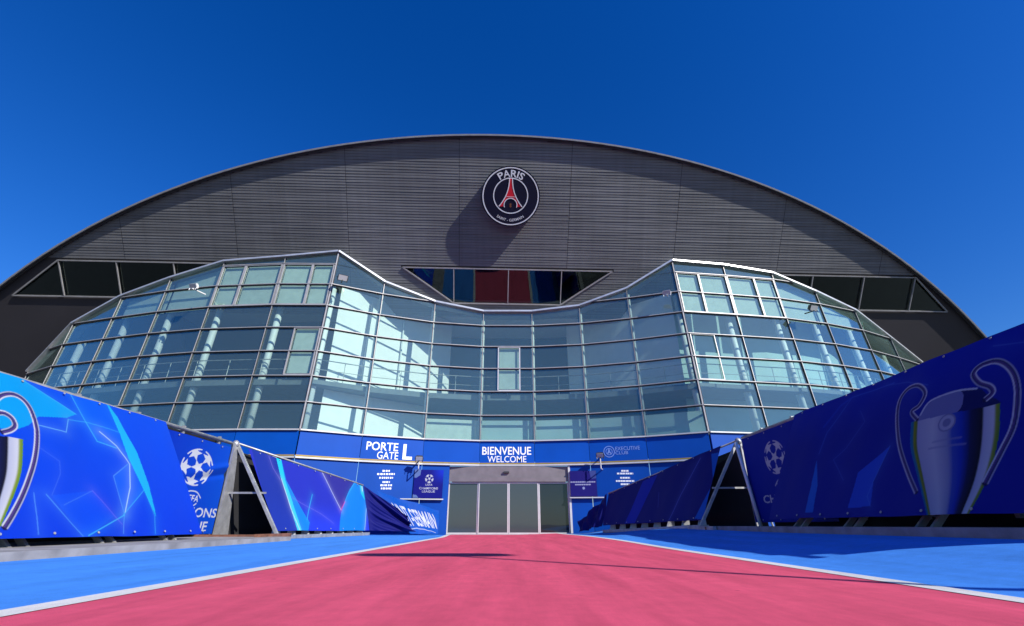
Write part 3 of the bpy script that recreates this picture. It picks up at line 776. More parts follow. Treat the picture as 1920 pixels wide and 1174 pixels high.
def banner(name, tl, tr, br, bl, res, paint, folds, label, cat='banner', group=None):
    """cloth sheet between four corners with its print as a colour attribute"""
    tl, tr, br, bl = map(Vector, (tl, tr, br, bl)); L_ = ((tr - tl).length + (br - bl).length) / 2; H_ = ((tl - bl).length + (tr - br).length) / 2
    nu, nv = max(8, int(L_ / res)), max(8, int(H_ / res))
    U, V = np.meshgrid(np.linspace(0, 1, nu), np.linspace(0, 1, nv))
    c4 = [np.array(v) for v in (bl, br, tr, tl)]
    Pp = (1 - U)[..., None] * (1 - V)[..., None] * c4[0] + U[..., None] * (1 - V)[..., None] * c4[1] + U[..., None] * V[..., None] * c4[2] + (1 - U)[..., None] * V[..., None] * c4[3]
    nn = np.cross(c4[1] - c4[0], c4[3] - c4[0]); nn /= np.linalg.norm(nn)
    S, T = U * L_, V * H_
    Pp = Pp + nn * folds(U, V, S, T)[..., None]
    # pixel -> (s, t) on the flat sheet
    n_v = Vector(nn)
    e = np.stack([c4[1] - c4[0], c4[3] - c4[0]], 1)
    cross = c4[2] - c4[1] - c4[3] + c4[0]
    def st(px, py):
        p = np.array(on_plane(px, py, bl, n_v)) - c4[0]; u = v = .5
        for _ in range(12):                   # invert the bilinear patch
            f = e[:, 0] * u + e[:, 1] * v + cross * u * v - p
            J = np.stack([e[:, 0] + cross * v, e[:, 1] + cross * u], 1)
            du = np.linalg.lstsq(J, -f, rcond=None)[0]; u += du[0]; v += du[1]
        return (u * L_, v * H_)
    pr = Print(S, T, (4, 60, 236) if tl.x < 0 else (4, 36, 190)); pr.aa = res * .7  # right-hand base blue darkened to paint in that side's shade
    paint(pr, st, L_, H_)
    base = (bl + br) / 2
    vs = (Pp - np.array(base)).reshape(-1, 3)
    idx = np.arange(nu * nv).reshape(nv, nu)
    fs = np.stack([idx[:-1, :-1], idx[:-1, 1:], idx[1:, 1:], idx[1:, :-1]], -1).reshape(-1, 4)
    me = bpy.data.meshes.new(name)
    me.vertices.add(len(vs)); me.vertices.foreach_set('co', vs.astype(np.float32).ravel())
    me.loops.add(fs.size); me.loops.foreach_set('vertex_index', fs.astype(np.int32).ravel())
    me.polygons.add(len(fs)); me.polygons.foreach_set('loop_start', np.arange(0, fs.size, 4, dtype=np.int32)); me.polygons.foreach_set('loop_total', np.full(len(fs), 4, np.int32))
    me.polygons.foreach_set('use_smooth', np.ones(len(fs), bool)); me.update(calc_edges=True)
    at_ = me.attributes.new('print', 'FLOAT_COLOR', 'POINT')
    at_.data.foreach_set('color', np.concatenate([pr.c.reshape(-1, 3), np.ones((nu * nv, 1))], 1).astype(np.float32).ravel())
    me.materials.append(M['cloth'])
    o = bpy.data.objects.new(name, me); col.objects.link(o); o.location = base
    if cat == 'banner' and 'cloth' not in name:
        ey = None; nz_ = n_v if n_v.dot(Vector((0, 0, CAM_H)) - base) > 0 else -n_v
        for edge, (p, q, w0) in enumerate(((tl, tr, -1), (bl, br, 1))):
            k = max(2, int((q - p).length / .75))
            for i in range(k):
                c_ = p.lerp(q, (i + .5) / k) + (bl - tl).normalized() * (.06 if edge == 0 else -.06) + nz_ * .022
                if ey is None:
                    e_ = MB().lathe((0, 0, 0), [(.01, 0), (.02, 0), (.02, .006), (.01, .006)], 10, nz_); ey = e_.build('eyelet', M['alu_grey']); ey.parent = o; ey.location = c_ - base
                else:
                    d_ = ey.copy(); col.objects.link(d_); d_.parent = o; d_.location = c_ - base
    return tag(o, label, cat, group or ('banners along the path' if cat == 'banner' else 'posters beside the door'))

CY, WH = (70, 195, 255), (235, 240, 250)
def trophy_body(pr, Lf, Rf, lum=1.0):
    """silver cup body between two side curves given as (t -> s) polylines, banded by reflections"""
    Lf, Rf = np.array(spl(sorted(Lf, key=lambda p: p[1]))), np.array(spl(sorted(Rf, key=lambda p: p[1])))
    l = np.interp(pr.T, Lf[:, 1], Lf[:, 0]); r = np.interp(pr.T, Rf[:, 1], Rf[:, 0])
    # tilted top rim: straight line between the two top points
    (s0, t0), (s1, t1) = Lf[-1], Rf[-1]
    ttop = t0 + (t1 - t0) * (pr.S - s0) / (s1 - s0)
    ins = (pr.S > np.minimum(l, r)) & (pr.S < np.maximum(l, r)) & (pr.T < ttop)
    f = np.clip((pr.S - l) / (r - l + 1e-9), 0, 1)
    stops = [(0, (20, 120, 190)), (.035, (20, 130, 150)), (.05, (150, 165, 30)), (.085, (120, 140, 60)), (.10, (190, 195, 225)), (.3, (215, 217, 235)), (.47, (165, 170, 210)), (.53, (60, 90, 200)),
             (.62, (20, 60, 200)), (.72, (14, 26, 90)), (.83, (10, 12, 40)), (.85, (200, 205, 230)), (.94, (225, 228, 240)), (.965, (150, 170, 60)), (1, (90, 150, 60))]
    xs = [s[0] for s in stops]; cs = np.array([srgb(*s[1]) for s in stops]) * .53
    cc = np.stack([np.interp(f, xs, cs[:, k]) for k in range(3)], -1)
    pr.c = np.where(ins[..., None], cc, pr.c)
def handle(pr, pts, w_):
    """polished tube: dark core between two thin bright edges"""
    p = np.array(spl(pts)); d = np.gradient(p, axis=0); n_ = np.stack([-d[:, 1], d[:, 0]], 1) / (np.linalg.norm(d, axis=1)[:, None] + 1e-9)
    pr.line(p, w_ * 1.25, (30, 24, 80)); pr.line(p + n_ * w_ * .12, w_ * .3, (95, 70, 150)); pr.line(p - n_ * w_ * .15, w_ * .22, (60, 60, 130))
    pr.line(p + n_ * w_ * .5, w_ * .3, (225, 228, 245)); pr.line(p - n_ * w_ * .5, w_ * .24, (190, 195, 225))
def spl(pts, n=6):                            # Catmull-Rom smoothing
    P_ = np.array([pts[0]] + list(pts) + [pts[-1]]); out = []
    for i in range(1, len(P_) - 2):
        for t in np.linspace(0, 1, n, endpoint=False):
            a, b_, c_, d = P_[i - 1], P_[i], P_[i + 1], P_[i + 2]
            out.append(.5 * ((2 * b_) + (-a + c_) * t + (2 * a - 5 * b_ + 4 * c_ - d) * t ** 2 + (-a + 3 * b_ - 3 * c_ + d) * t ** 3))
    return out + [P_[-2]]

# ------------------------------------------------------------------ left banners
LT, LB = -8.2, -6.75
def left_trophy(pr, st, L_, H_):
    q = lambda pts: [st(*p) for p in pts]
    g_ = np.clip((pr.T / H_) * .55 + .15, 0, 1)
    pr.blend(g_ * .5, (0, 118, 255))
    pr.poly(q([(0, 690), (36, 703), (42, 717), (72, 735), (140, 778), (122, 785), (68, 783), (48, 800), (25, 808), (-60, 800), (-60, 660)]), (0, 178, 250), .9)
    pr.poly(q([(158, 792), (180, 829), (215, 842), (240, 870), (238, 871), (212, 893), (235, 965), (268, 920), (240, 850), (222, 814)]), (0, 110, 255), .55)
    pr.poly(q([(125, 735), (192, 756), (222, 814), (160, 793)]), (0, 112, 255), .5)
    pr.poly(q([(95, 930), (172, 921), (216, 967), (165, 1005), (155, 1006)]), (0, 90, 255), .5)
    for pts, w_, c, a in [
        ([(36, 703), (42, 718), (70, 734), (140, 778)], .02, CY, .9), ([(125, 735), (158, 792), (180, 829), (215, 842)], .022, CY, .9),
        ([(68, 799), (121, 812), (125, 788)], .018, (120, 200, 255), .9), ([(125, 788), (160, 793), (222, 814), (192, 756)], .016, CY, .7),
        ([(183, 811), (215, 838), (232, 860), (240, 872), (243, 915), (236, 960)], .026, (190, 225, 255), .95),
        ([(238, 871), (212, 893), (235, 965), (233, 1000)], .022, (90, 160, 255), .8), ([(233, 965), (268, 920), (290, 968), (293, 1000)], .018, CY, .7),
        ([(165, 1005), (200, 985), (235, 965)], .024, CY, .85), ([(62, 925), (68, 968), (70, 1003)], .02, (90, 160, 255), .8),
        ([(85, 928), (100, 945), (155, 1006)], .02, (90, 170, 255), .8), ([(118, 948), (172, 921)], .012, (90, 160, 255), .5), ([(172, 921), (216, 967), (231, 982)], .016, (130, 120, 255), .7),
        ([(70, 840), (108, 867), (110, 890), (95, 930)], .012, (90, 140, 255), .5)]:
        pr.line(q(pts), w_, c, a, glow=.05)
    pr.poly(q([(192, 756), (215, 785), (230, 812), (252, 850), (276, 910), (293, 970), (285, 955), (262, 910), (238, 862), (220, 815)]), (30, 200, 250), .9)
    # cup, cut by the picture edge; it goes on beyond
    trophy_body(pr, q([(-170, 790), (-172, 850), (-150, 930), (-110, 1010)]), q([(40, 826), (40, 860), (36, 895), (18, 945), (-12, 1010)]))
    handle(pr, q([(6, 990), (22, 965), (38, 935), (52, 900), (62, 865), (66, 830), (64, 800), (52, 768), (35, 749), (14, 741), (-8, 748), (-20, 775), (2, 776), (18, 786), (24, 800), (16, 808), (2, 812)]), .075)
def folds_flat(amp, seed):
    r = np.random.default_rng(seed); ph = r.uniform(0, 6.28, 6)
    def f(U, V, S, T):
        z = amp * (np.sin(S * 1.7 + ph[0] + T * .5) + .5 * np.sin(S * 3.9 + T * 1.3 + ph[1]) + .3 * np.sin(S * 7 - T * 2 + ph[2]))
        z += amp * .6 * np.sin(T * 5 + S * .8 + ph[3]) * np.exp(-((T - .15) / .4) ** 2)
        return z
    return f
yA = 10.85
banner('trophy_banner', (LT + .02, 4.6, 2.62), (LT, yA, 2.62), (LB, yA + .15, .24), (LB + .12, 4.6, .24), .0125, left_trophy, folds_flat(.011, 1),
       'sunlit blue banner printed with a silver cup and cyan shards on the left')
def logo_left(pr, st, L_, H_):
    q = lambda x, y: st(x, y)
    pr.blend(np.full(pr.S.shape, .55), (0, 62, 190)); pr.blend(np.clip(pr.S / L_ - .3, 0, 1) * .7, (0, 110, 250))
    cx, cy = q(370, 876); _, y0 = q(370, 912); r = abs(cy - y0)
    pr.starball(cx, cy, r, WH, None, .75, 1.42)
    ux, uy = q(358, 934); pr.line(spl([(ux - .38, uy + .02), (ux - .2, uy + .14), (ux, uy + .17), (ux + .2, uy + .14), (ux + .38, uy + .02)]), .028, WH)
    pr.line([(ux - .25, uy - .12), (ux, uy - .25), (ux + .25, uy - .12)], .028, WH); pr.text('UEFA', ux - .3, uy - .09, .6, .17, WH, .01, .05)
    x1, yb = q(404, 971); _, yt = q(404, 954)
    pr.text('CHAMPIONS', x1 - 2.75, yb, 2.75, abs(yt - yb), WH, .012, .08)
    x2, yb2 = q(388, 996); pr.text('LEAGUE', x2 - 1.75, yb2, 1.7, abs(yt - yb), WH, .012, .08)
def logo_folds(U, V, S, T):
    z = .008 * np.sin(S * 3 + T) + .05 * np.exp(-((T - (.95 + .22 * S)) / .09) ** 2) * smoothv(.3, 1, U) - .04 * np.exp(-((T - (.80 + .2 * S)) / .07) ** 2) * smoothv(.4, 1, U)
    return z
def smoothv(a, b_, x): t = np.clip((x - a) / (b_ - a), 0, 1); return t * t * (3 - 2 * t)
banner('logo_banner', (LT - .03, yA - .8, 2.50), (LT - .03, 13.75, 2.48), (LT + .10, 13.65, .20), (LT + .10, yA - .8, .20), .013, logo_left, logo_folds,
       'blue banner with white star ball beside the left steel trestle')

def left_far(pr, st, L_, H_):
    q = lambda pts: [st(*p) for p in pts]
    pr.blend(np.full(pr.S.shape, .75), (52, 58, 190)); pr.blend(smoothv(.45, 1, 1 - pr.T / H_) * .8, (45, 75, 250))
    pr.poly(q([(470, 840), (512, 853), (523, 900), (545, 955), (560, 1000), (515, 1000)]), (30, 60, 165), .8)
    pr.poly(q([(580, 874), (668, 912), (646, 906), (633, 958)]), (60, 55, 150), .75)
    pr.poly(q([(510, 850), (519, 853), (533, 903), (556, 944), (580, 980), (577, 1000), (558, 1000), (543, 954), (523, 898)]), (20, 150, 245), .95)
    pr.poly(q([(510, 850), (519, 853), (531, 903), (546, 944), (566, 1000), (558, 1000), (543, 954), (523, 898)]), (40, 225, 250), .95)
    pr.poly(q([(640, 923), (647, 903), (656, 906), (669, 912), (686, 1001), (638, 1001), (634, 964)]), (20, 150, 255), .9)
    pr.poly(q([(650, 906), (669, 912), (676, 950), (660, 930)]), (20, 220, 240), .9)
    for pts, w_, c, a in [([(580, 874), (606, 917), (633, 959)], .028, (225, 235, 255), .95), ([(633, 959), (637, 944)], .03, (255, 110, 190), .9), ([(637, 944), (647, 904)], .025, CY, .9),
                          ([(524, 900), (543, 954), (563, 1000)], .03, (235, 250, 255), .9), ([(654, 905), (661, 925)], .05, (240, 250, 255), .9), ([(500, 858), (508, 880), (522, 902)], .02, (150, 140, 240), .8),
                          ([(580, 930), (575, 975)], .03, (60, 200, 250), .9), ([(545, 935), (600, 965), (625, 982)], .014, (140, 140, 255), .7), ([(668, 913), (685, 999)], .03, (200, 240, 255), .9)]:
        pr.line(q(pts), w_, c, a, glow=.05)
fa0, fb0 = Vector((LT + .25, 14.15, 2.50)), Vector((-6.65, 14.25, .26))
fa1, fb1 = Vector((-6.05, 19.7, 1.86)), Vector((-5.65, 20.0, .22))
banner('shard_banner', fa0, fa1, fb1, fb0, .014, left_far, folds_flat(.012, 4), 'purple and cyan shard-patterned banner leaning between the left trestle and the door')
# crumpled end of the banner and the slipping text cloth beside the door
def navy(pr, st, L_, H_): pr.blend(np.ones(pr.S.shape), (28, 32, 130))
def crumple(U, V, S, T):
    d = V + .45 * U + .06 * np.sin(5 * U + 1)
    z = .09 * np.sin(d * 11 + 3 * U * U) * (.35 + U) + .045 * np.sin(d * 23 + 1.7 + 2 * U) + .02 * np.sin(d * 47 + 6 * U)
    return z * smoothv(0, .2, U) - .18 * np.sin(np.pi * V) * smoothv(0, 1, U)
banner('crumpled_cloth', fa1 + Vector((.02, .02, 0)), (-4.35, 21.0, .75), (-4.1, 21.2, .16), fb1 + Vector((.01, .02, 0)), .02, navy, crumple, 'crumpled dark navy cloth sagging at the end of the left banners')
def germain(pr, st, L_, H_):
    pr.blend(np.ones(pr.S.shape), (0, 92, 205)); pr.text('SAINT-GERMAIN', .45, H_ * .22, L_ - .5, H_ * .55, WH, .016, -.3)
    pr.line([(.4, H_ * .1), (L_ * .5, H_ * .16), (L_ - .15, H_ * .06)], .03, WH, .8)
gfold = lambda U, V, S, T: .03 * np.sin(S * 4 + T * 5) + .012 * np.sin(S * 13 - T * 4)
banner('text_cloth', (-5.9, 21.25, 1.75), (-3.35, 22.75, 1.02), (-3.25, 22.3, .06), (-4.75, 21.0, .10), .012, germain, gfold, 'bright blue cloth with slanting white letters slumped beside the left door jamb')

# ------------------------------------------------------------------ right banners (in their own shade, also painted into the base blue)
RT, RB = 7.04, 5.72
yR = 11.35
def right_trophy(pr, st, L_, H_):
    q = lambda pts: [st(*p) for p in pts]
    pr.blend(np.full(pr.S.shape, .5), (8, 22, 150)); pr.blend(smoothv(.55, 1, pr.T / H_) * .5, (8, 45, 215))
    pr.poly(q([(1667, 835), (1608, 886), (1589, 953), (1632, 949), (1636, 902)]), (40, 100, 250), .8)
    pr.poly(q([(1532, 862), (1512, 962), (1526, 962), (1534, 910)]), (30, 130, 250), .85)
    for pts, w_, c, a in [([(1675, 717), (1597, 745), (1550, 811), (1536, 851)], .03, (60, 110, 240), .7), ([(1660, 722), (1700, 716), (1740, 722)], .015, (90, 130, 240), .6),
                          ([(1545, 800), (1575, 760), (1597, 745)], .08, (20, 70, 230), .6), ([(1632, 949), (1625, 930), (1636, 902), (1667, 835)], .015, (90, 150, 255), .7),
                          ([(1580, 900), (1562, 862), (1585, 840), (1620, 790), (1612, 770)], .014, (80, 120, 240), .6), ([(1860, 648), (1920, 640)], .015, (90, 130, 240), .6)]:
        pr.line(q(pts), w_, c, a, glow=.05)
    pr.poly(q(spl([(1733, 764), (1760, 745), (1800, 732), (1835, 728), (1850, 740), (1874, 757), (1800, 775), (1715, 792)])), (14, 24, 105), .95)
    pr.poly(q(spl([(1733, 764), (1760, 745), (1798, 733), (1806, 748), (1790, 776), (1715, 792)])), (140, 146, 205), .9)
    pr.line(q(spl([(1726, 778), (1745, 752), (1790, 734), (1830, 728)])), .03, WH, .9)
    trophy_body(pr, q([(1708, 792), (1706, 837), (1716, 880), (1739, 965)]), q([(1874, 756), (1872, 818), (1856, 886), (1820, 965)]))
    ex_, ey_ = st(1776, 793); pr.circle(ex_, ey_, .15, (140, 145, 190)); pr.circle(ex_, ey_, .125, (195, 198, 225)); pr.circle(ex_, ey_, .07, (140, 145, 190))
    for yy, hw in ((824, 26), (836, 34)):
        pr.line(q([(1776 - hw, yy + 6), (1776 + hw, yy - 4)]), .035, (150, 155, 200), .5)
    handle(pr, q([(1717, 922), (1701, 886), (1685, 834), (1680, 783), (1685, 750), (1701, 729), (1722, 723), (1735, 737), (1724, 760), (1709, 772), (1719, 786)]), .065)
    handle(pr, q([(1848, 905), (1878, 845), (1900, 796), (1907, 742), (1902, 706), (1886, 684), (1864, 676), (1837, 685), (1824, 701), (1834, 717), (1853, 724), (1859, 735), (1846, 748)]), .075)
zr0 = .28
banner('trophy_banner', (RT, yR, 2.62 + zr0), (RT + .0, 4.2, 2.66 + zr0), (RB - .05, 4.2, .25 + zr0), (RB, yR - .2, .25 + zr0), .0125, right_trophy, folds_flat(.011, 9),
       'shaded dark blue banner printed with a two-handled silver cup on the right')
def logo_right(pr, st, L_, H_):
    q = lambda x, y: st(x, y)
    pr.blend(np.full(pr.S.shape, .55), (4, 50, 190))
    cx, cy = q(1452, 857); _, y0 = q(1452, 890); r = abs(cy - y0)
    pr.starball(cx, cy, r, WH, None, .95, 1.2)
    ux, uy = q(1468, 910); pr.line(spl([(ux - .38, uy + .02), (ux - .2, uy + .14), (ux, uy + .17), (ux + .2, uy + .14), (ux + .38, uy + .02)]), .028, WH)
    pr.line([(ux - .25, uy - .12), (ux, uy - .25), (ux + .25, uy - .12)], .028, WH); pr.text('UEFA', ux - .3, uy - .09, .6, .17, WH, .01)
    x1, yb = q(1433, 944); _, yt = q(1433, 929)
    pr.text('CHAMPIONS', x1, yb, 2.7, abs(yt - yb), WH, .012); x2, yb2 = q(1452, 966); pr.text('LEAGUE', x2, yb2, 1.7, abs(yt - yb), WH, .012)
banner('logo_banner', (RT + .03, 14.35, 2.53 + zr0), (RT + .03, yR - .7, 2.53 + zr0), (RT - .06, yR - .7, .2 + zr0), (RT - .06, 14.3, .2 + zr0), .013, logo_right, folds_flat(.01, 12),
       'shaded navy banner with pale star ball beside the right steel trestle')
def right_far(pr, st, L_, H_):
    q = lambda pts: [st(*p) for p in pts]
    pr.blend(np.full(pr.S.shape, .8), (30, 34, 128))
    pr.poly(q([(1335, 838), (1319, 842), (1328, 900), (1302, 972), (1318, 975), (1340, 900)]), (30, 130, 250), .85)
    pr.poly(q([(1300, 855), (1280, 868), (1255, 975), (1290, 973)]), (30, 40, 150), .8)
    pr.line(q([(1301, 852), (1272, 925), (1255, 975)]), .03, (120, 140, 250), .8, .05); pr.poly(q([(1225, 885), (1200, 900), (1172, 982), (1190, 981)]), (40, 70, 235), .7)
    pr.line(q([(1230, 920), (1230, 950)]), .02, (90, 110, 230), .7)
ga0, gb0 = Vector((6.72, 15.1, 2.74)), Vector((5.62, 14.75, .55))
ga1, gb1 = Vector((4.15, 21.0, 1.62)), Vector((3.75, 20.8, .40))
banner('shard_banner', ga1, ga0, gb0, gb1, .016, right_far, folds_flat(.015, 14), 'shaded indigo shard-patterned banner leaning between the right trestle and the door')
banner('crumpled_cloth', (2.98, 22.35, .55), ga1 + Vector((-.01, .02, 0)), gb1 + Vector((-.01, .02, 0)), (2.95, 22.2, .12), .02, navy, lambda U, V, S, T: .07 * np.sin(S * 7 - T * 5) + .03 * np.sin(S * 17 + T * 3),
       'dark navy cloth tapering to the ground beside the right door jamb')

# ------------------------------------------------------------------ barrier steelwork behind the banners
def barrier(side, label):
    s = -1 if side == 'L' else 1
    xt, xb = (LT, LB) if s < 0 else (RT, RB); g0 = .14 if s < 0 else zr0 + .1; yend = 13.7 if s < 0 else 14.3
    o = empty('steel_barrier', (xt, 9, g0), label, 'barrier', 'banner barriers along the path')
    top = MB().tube((xt + s * .06, 3.4, 2.49 + g0), (xt + s * .06, yend + .05, 2.46 + g0), .045, 10); top.build('top_rail', M['steel'], o, True)
    for zz in (.62, 1.6): MB().tube((xt + s * .12, 3.4, zz + g0), (xt + s * .12, yend, zz + g0), .03, 8).build('cross_rail', M['steel'], o, True)
    MB().prism([(xt + s * .35, 3.4, g0 + .0), (xt + s * .35, yend - .2, g0 + .0), (xt + s * .2, yend - .2, g0 + 2.45), (xt + s * .2, 3.4, g0 + 2.45)], (s * .02, 0, 0)).build('backing_sheet', M['black'], o)
    y = 3.9
    while y < yend - .4:
        MB().beam((xt + s * .1, y, g0 + .12), (xt + s * .1, y, g0 + 2.55), .07, .07).build('post', M['steel'], o)
        if y > (yA if s < 0 else yR) - .7: y += 1.55; continue
        MB().beam((xt + s * .06, y, g0 + 2.4), (xb + s * .22, y, g0 + .14), .05, .05).build('strut', M['steel'], o)
        # splayed foot plates that show under the banner
        for dy in (-.13, .13):
            MB().prism([(xb + s * .02, y + dy, g0), (xb + s * .14, y + dy, g0), (xb + s * .42, y + dy - .06, g0 + .30), (xb + s * .32, y + dy - .06, g0 + .30)], (0, .05, 0)).build('foot_plate', M['steel'], o)
        y += 1.55
    return o
barrier('L', 'steel barrier frame carrying the banners on the left')
barrier('R', 'steel barrier frame carrying the banners on the right')
# plinths
def plinth(name, pts, w_, h, s):
    m = MB()
    for p, q in zip(pts[:-1], pts[1:]):
        m.prism([(p[0], p[1], -.05), (q[0], q[1], -.05), (q[0] + s * w_, q[1], -.05), (p[0] + s * w_, p[1], -.05)], (0, 0, h + .05))
    return tag(m.build(name, M['kerb']), kind='structure')
plinth('kerb', [(-5.5, 2.0), (-5.75, 13.2)], 3.4, .14, -1)
plinth('kerb', [(5.38, 2.0), (5.38, 13.6)], 3.0, .385, 1)

def trestle(side, label):
    s = -1 if side == 'L' else 1; g0 = .10 if s < 0 else zr0
    xt = LT if s < 0 else RT; y = 13.9 if s < 0 else 14.55; xb = -6.62 if s < 0 else 5.6
    o = empty('steel_trestle', (xt, y, g0), label, 'trestle', 'steel trestles at the banner corners')
    apex = Vector((xt, y, 2.56 + g0))
    # upright: wide folded plate that widens towards the foot
    if s < 0: MB().prism([(xt + .06, y - .14, 2.50 + g0), (xt + .06, y + .04, 2.50 + g0), (xt + .12, y + .5, g0 + .06), (xt + .12, y - .16, g0 + .06)], (-.06, 0, 0)).build('upright_plate', M['steel'], o)
    else: MB().tube(apex + Vector((-.12, -.1, -.12)), (xt - .14, y - .62, g0 + .10), .05, 10).build('upright_tube', M['white'], o, True)
    MB().beam((xt + s * .09, y + .02, 2.5 + g0), (xt + s * .09, y + .02, g0 + .05), .07, .07).build('post', M['steel'], o)
    MB().beam(apex + Vector((0, .05, -.05)), (xb - s * .12, y + .08, g0 + .08), .10, .07).build('strut', M['steel'], o)
    MB().tube(apex + Vector((s * .1, .0, -.2)), (xt + s * .55, y + .05, g0 + .08), .03, 8).build('back_strut', M['steel'], o)
    MB().beam((xt + s * .1, y + .1, 1.15 + g0), (xb + s * .45, y + .14, 1.15 + g0), .05, .05).build('tie_bar', M['steel'], o)
    MB().beam((xt + s * .5, y - .9, g0 + .05), (xb - s * .35, y - .9, g0 + .05), .10, .08).build('base_beam', M['rust'], o)
    MB().beam((xb - s * .3, y - 1.4, g0 + .06), (xb - s * .3, y + .5, g0 + .06), .09, .09).build('base_beam', M['rust'] if s < 0 else M['steel'], o)
    MB().lathe(apex + Vector((0, -.02, -.06)), [(.03, -.1), (.09, -.07), (.1, 0), (.07, .07), (.02, .1)], 12).build('clamp', M['steel'], o, True)
    # dark sheet closing the back of the leaning run behind the trestle
    e = (fa1, fb1) if s < 0 else (ga1, gb1)
    MB().prism([(xt + s * .45, y + .1, g0), (e[1].x + s * .5, e[1].y + .3, .1), (e[0].x + s * .5, e[0].y + .3, e[0].z - .05), (xt + s * .3, y + .1, 2.4 + g0)], (s * .02, .01, 0)).build('backing_sheet', M['black'], o)
    a0, a1 = (fa0, fa1) if s < 0 else (ga0, ga1)
    MB().tube(Vector((xt, y + .05, 2.53 + g0)), a1 + Vector((0, 0, .02)), .03, 8).build('top_rail', M['steel'], o, True)
    b0, b1 = (fb0, fb1) if s < 0 else (gb0, gb1)
    n = 8
    for k in range(n):
        p = b0.lerp(b1, (k + .4) / n); 
        MB().prism([(p.x + s * .02, p.y, gz(p.x, p.y)), (p.x + s * .30, p.y - .05, gz(p.x, p.y)), (p.x + s * .30, p.y - .02, p.z + .12), (p.x + s * .16, p.y + .03, p.z + .12)], (0, .05, 0)).build('foot_plate', M['steel'], o)
    p, q = b0 + Vector((s * .12, .2, 0)), b1 + Vector((s * .12, 0, 0))
    MB().beam((p.x, p.y, gz(p.x, p.y) + .05), (q.x, q.y, gz(q.x, q.y) + .05), .30, .10).build('base_plank', M['steel'], o)
    return o
trestle('L', 'galvanised steel trestle holding the banner corner on the left')
trestle('R', 'galvanised steel trestle holding the banner corner on the right')

# ------------------------------------------------------------------ posters beside the door
def poster(name, px0, px1, py0, py1, i, paint, label):
    c = [px_on_bay(i, px0, py0, .2), px_on_bay(i, px1, py0, .2), px_on_bay(i, px1, py1, .2), px_on_bay(i, px0, py1, .2)]
    zt, zb = (c[0].z + c[1].z) / 2, (c[2].z + c[3].z) / 2
    tl, tr = Vector((c[0].x, c[0].y, zt)), Vector((c[1].x, c[1].y, zt)); br, bl = Vector((c[1].x, c[1].y, zb)), Vector((c[0].x, c[0].y, zb))
    o = banner(name, tl, tr, br, bl, .012, paint, lambda U, V, S, T: .004 * np.sin(S * 5), label, 'poster')
    nn = (gp(i, .5, Z0, 1) - gp(i, .5, Z0, 0)); nn.z = 0; nn.normalize()
    MB().prism([tl - nn * .02, tr - nn * .02, br - nn * .02, bl - nn * .02], -nn * .09).build('backboard', M['plastic'], o)
    ex = (tr - tl).normalized()
    MB().beam(bl - ex * .9 + Vector((0, 0, -.05)) - nn * .02, br + ex * .06 + Vector((0, 0, -.05)) - nn * .02, .12, .05).build('ledge', M['alu'], o) if i < 9 else MB().beam(bl - ex * .06 + Vector((0, 0, -.05)) - nn * .02, br + ex * .3 + Vector((0, 0, -.05)) - nn * .02, .12, .05).build('ledge', M['alu'], o)
    return o
def paint_pl(pr, st, L_, H_):
    pr.blend(np.ones(pr.S.shape), (16, 22, 150)); pr.blend(smoothv(.5, 1, pr.S / L_) * smoothv(.4, 1, pr.T / H_), (20, 60, 235))
    pr.poly([(0, H_), (.22 * L_, H_), (.2 * L_, .8 * H_), (.06 * L_, .7 * H_), (0, .72 * H_)], (120, 150, 215), .9); pr.poly([(0, 0), (.2 * L_, 0), (.12 * L_, .1 * H_), (0, .12 * H_)], (120, 150, 215), .9)
    pr.starball(.52 * L_, .68 * H_, .155 * H_, WH, None, .95); pr.text('UEFA', .40 * L_, .43 * H_, .24 * L_, .07 * H_, WH, .006)
    pr.text('CHAMPIONS', .2 * L_, .30 * H_, .64 * L_, .08 * H_, WH, .006); pr.text('LEAGUE', .3 * L_, .19 * H_, .44 * L_, .08 * H_, WH, .006)
def paint_pr(pr, st, L_, H_):
    pr.blend(np.ones(pr.S.shape), (40, 34, 140)); pr.poly([(.75 * L_, H_), (L_, H_), (L_, .7 * H_), (.8 * L_, .68 * H_)], (90, 110, 190), .7)
    for yy, a, b_ in ((.56, .03, .97), (.46, .2, .78)):
        x = a
        while x < b_:
            w_ = RNG.uniform(.02, .05); pr.line([(x * L_, yy * H_), (min(b_, x + w_) * L_, yy * H_)], .06, (190, 195, 235)); x += w_ + .05
    pr.circle(.5 * L_, .32 * H_, .06, (180, 190, 240))
poster('ball_poster', 778, 832, 881, 934, 8, paint_pl, 'blue poster with white star ball left of the sliding door')
poster('purple_poster', 1068, 1117, 883, 931, 10, paint_pr, 'indigo poster with two pale lines right of the sliding door')

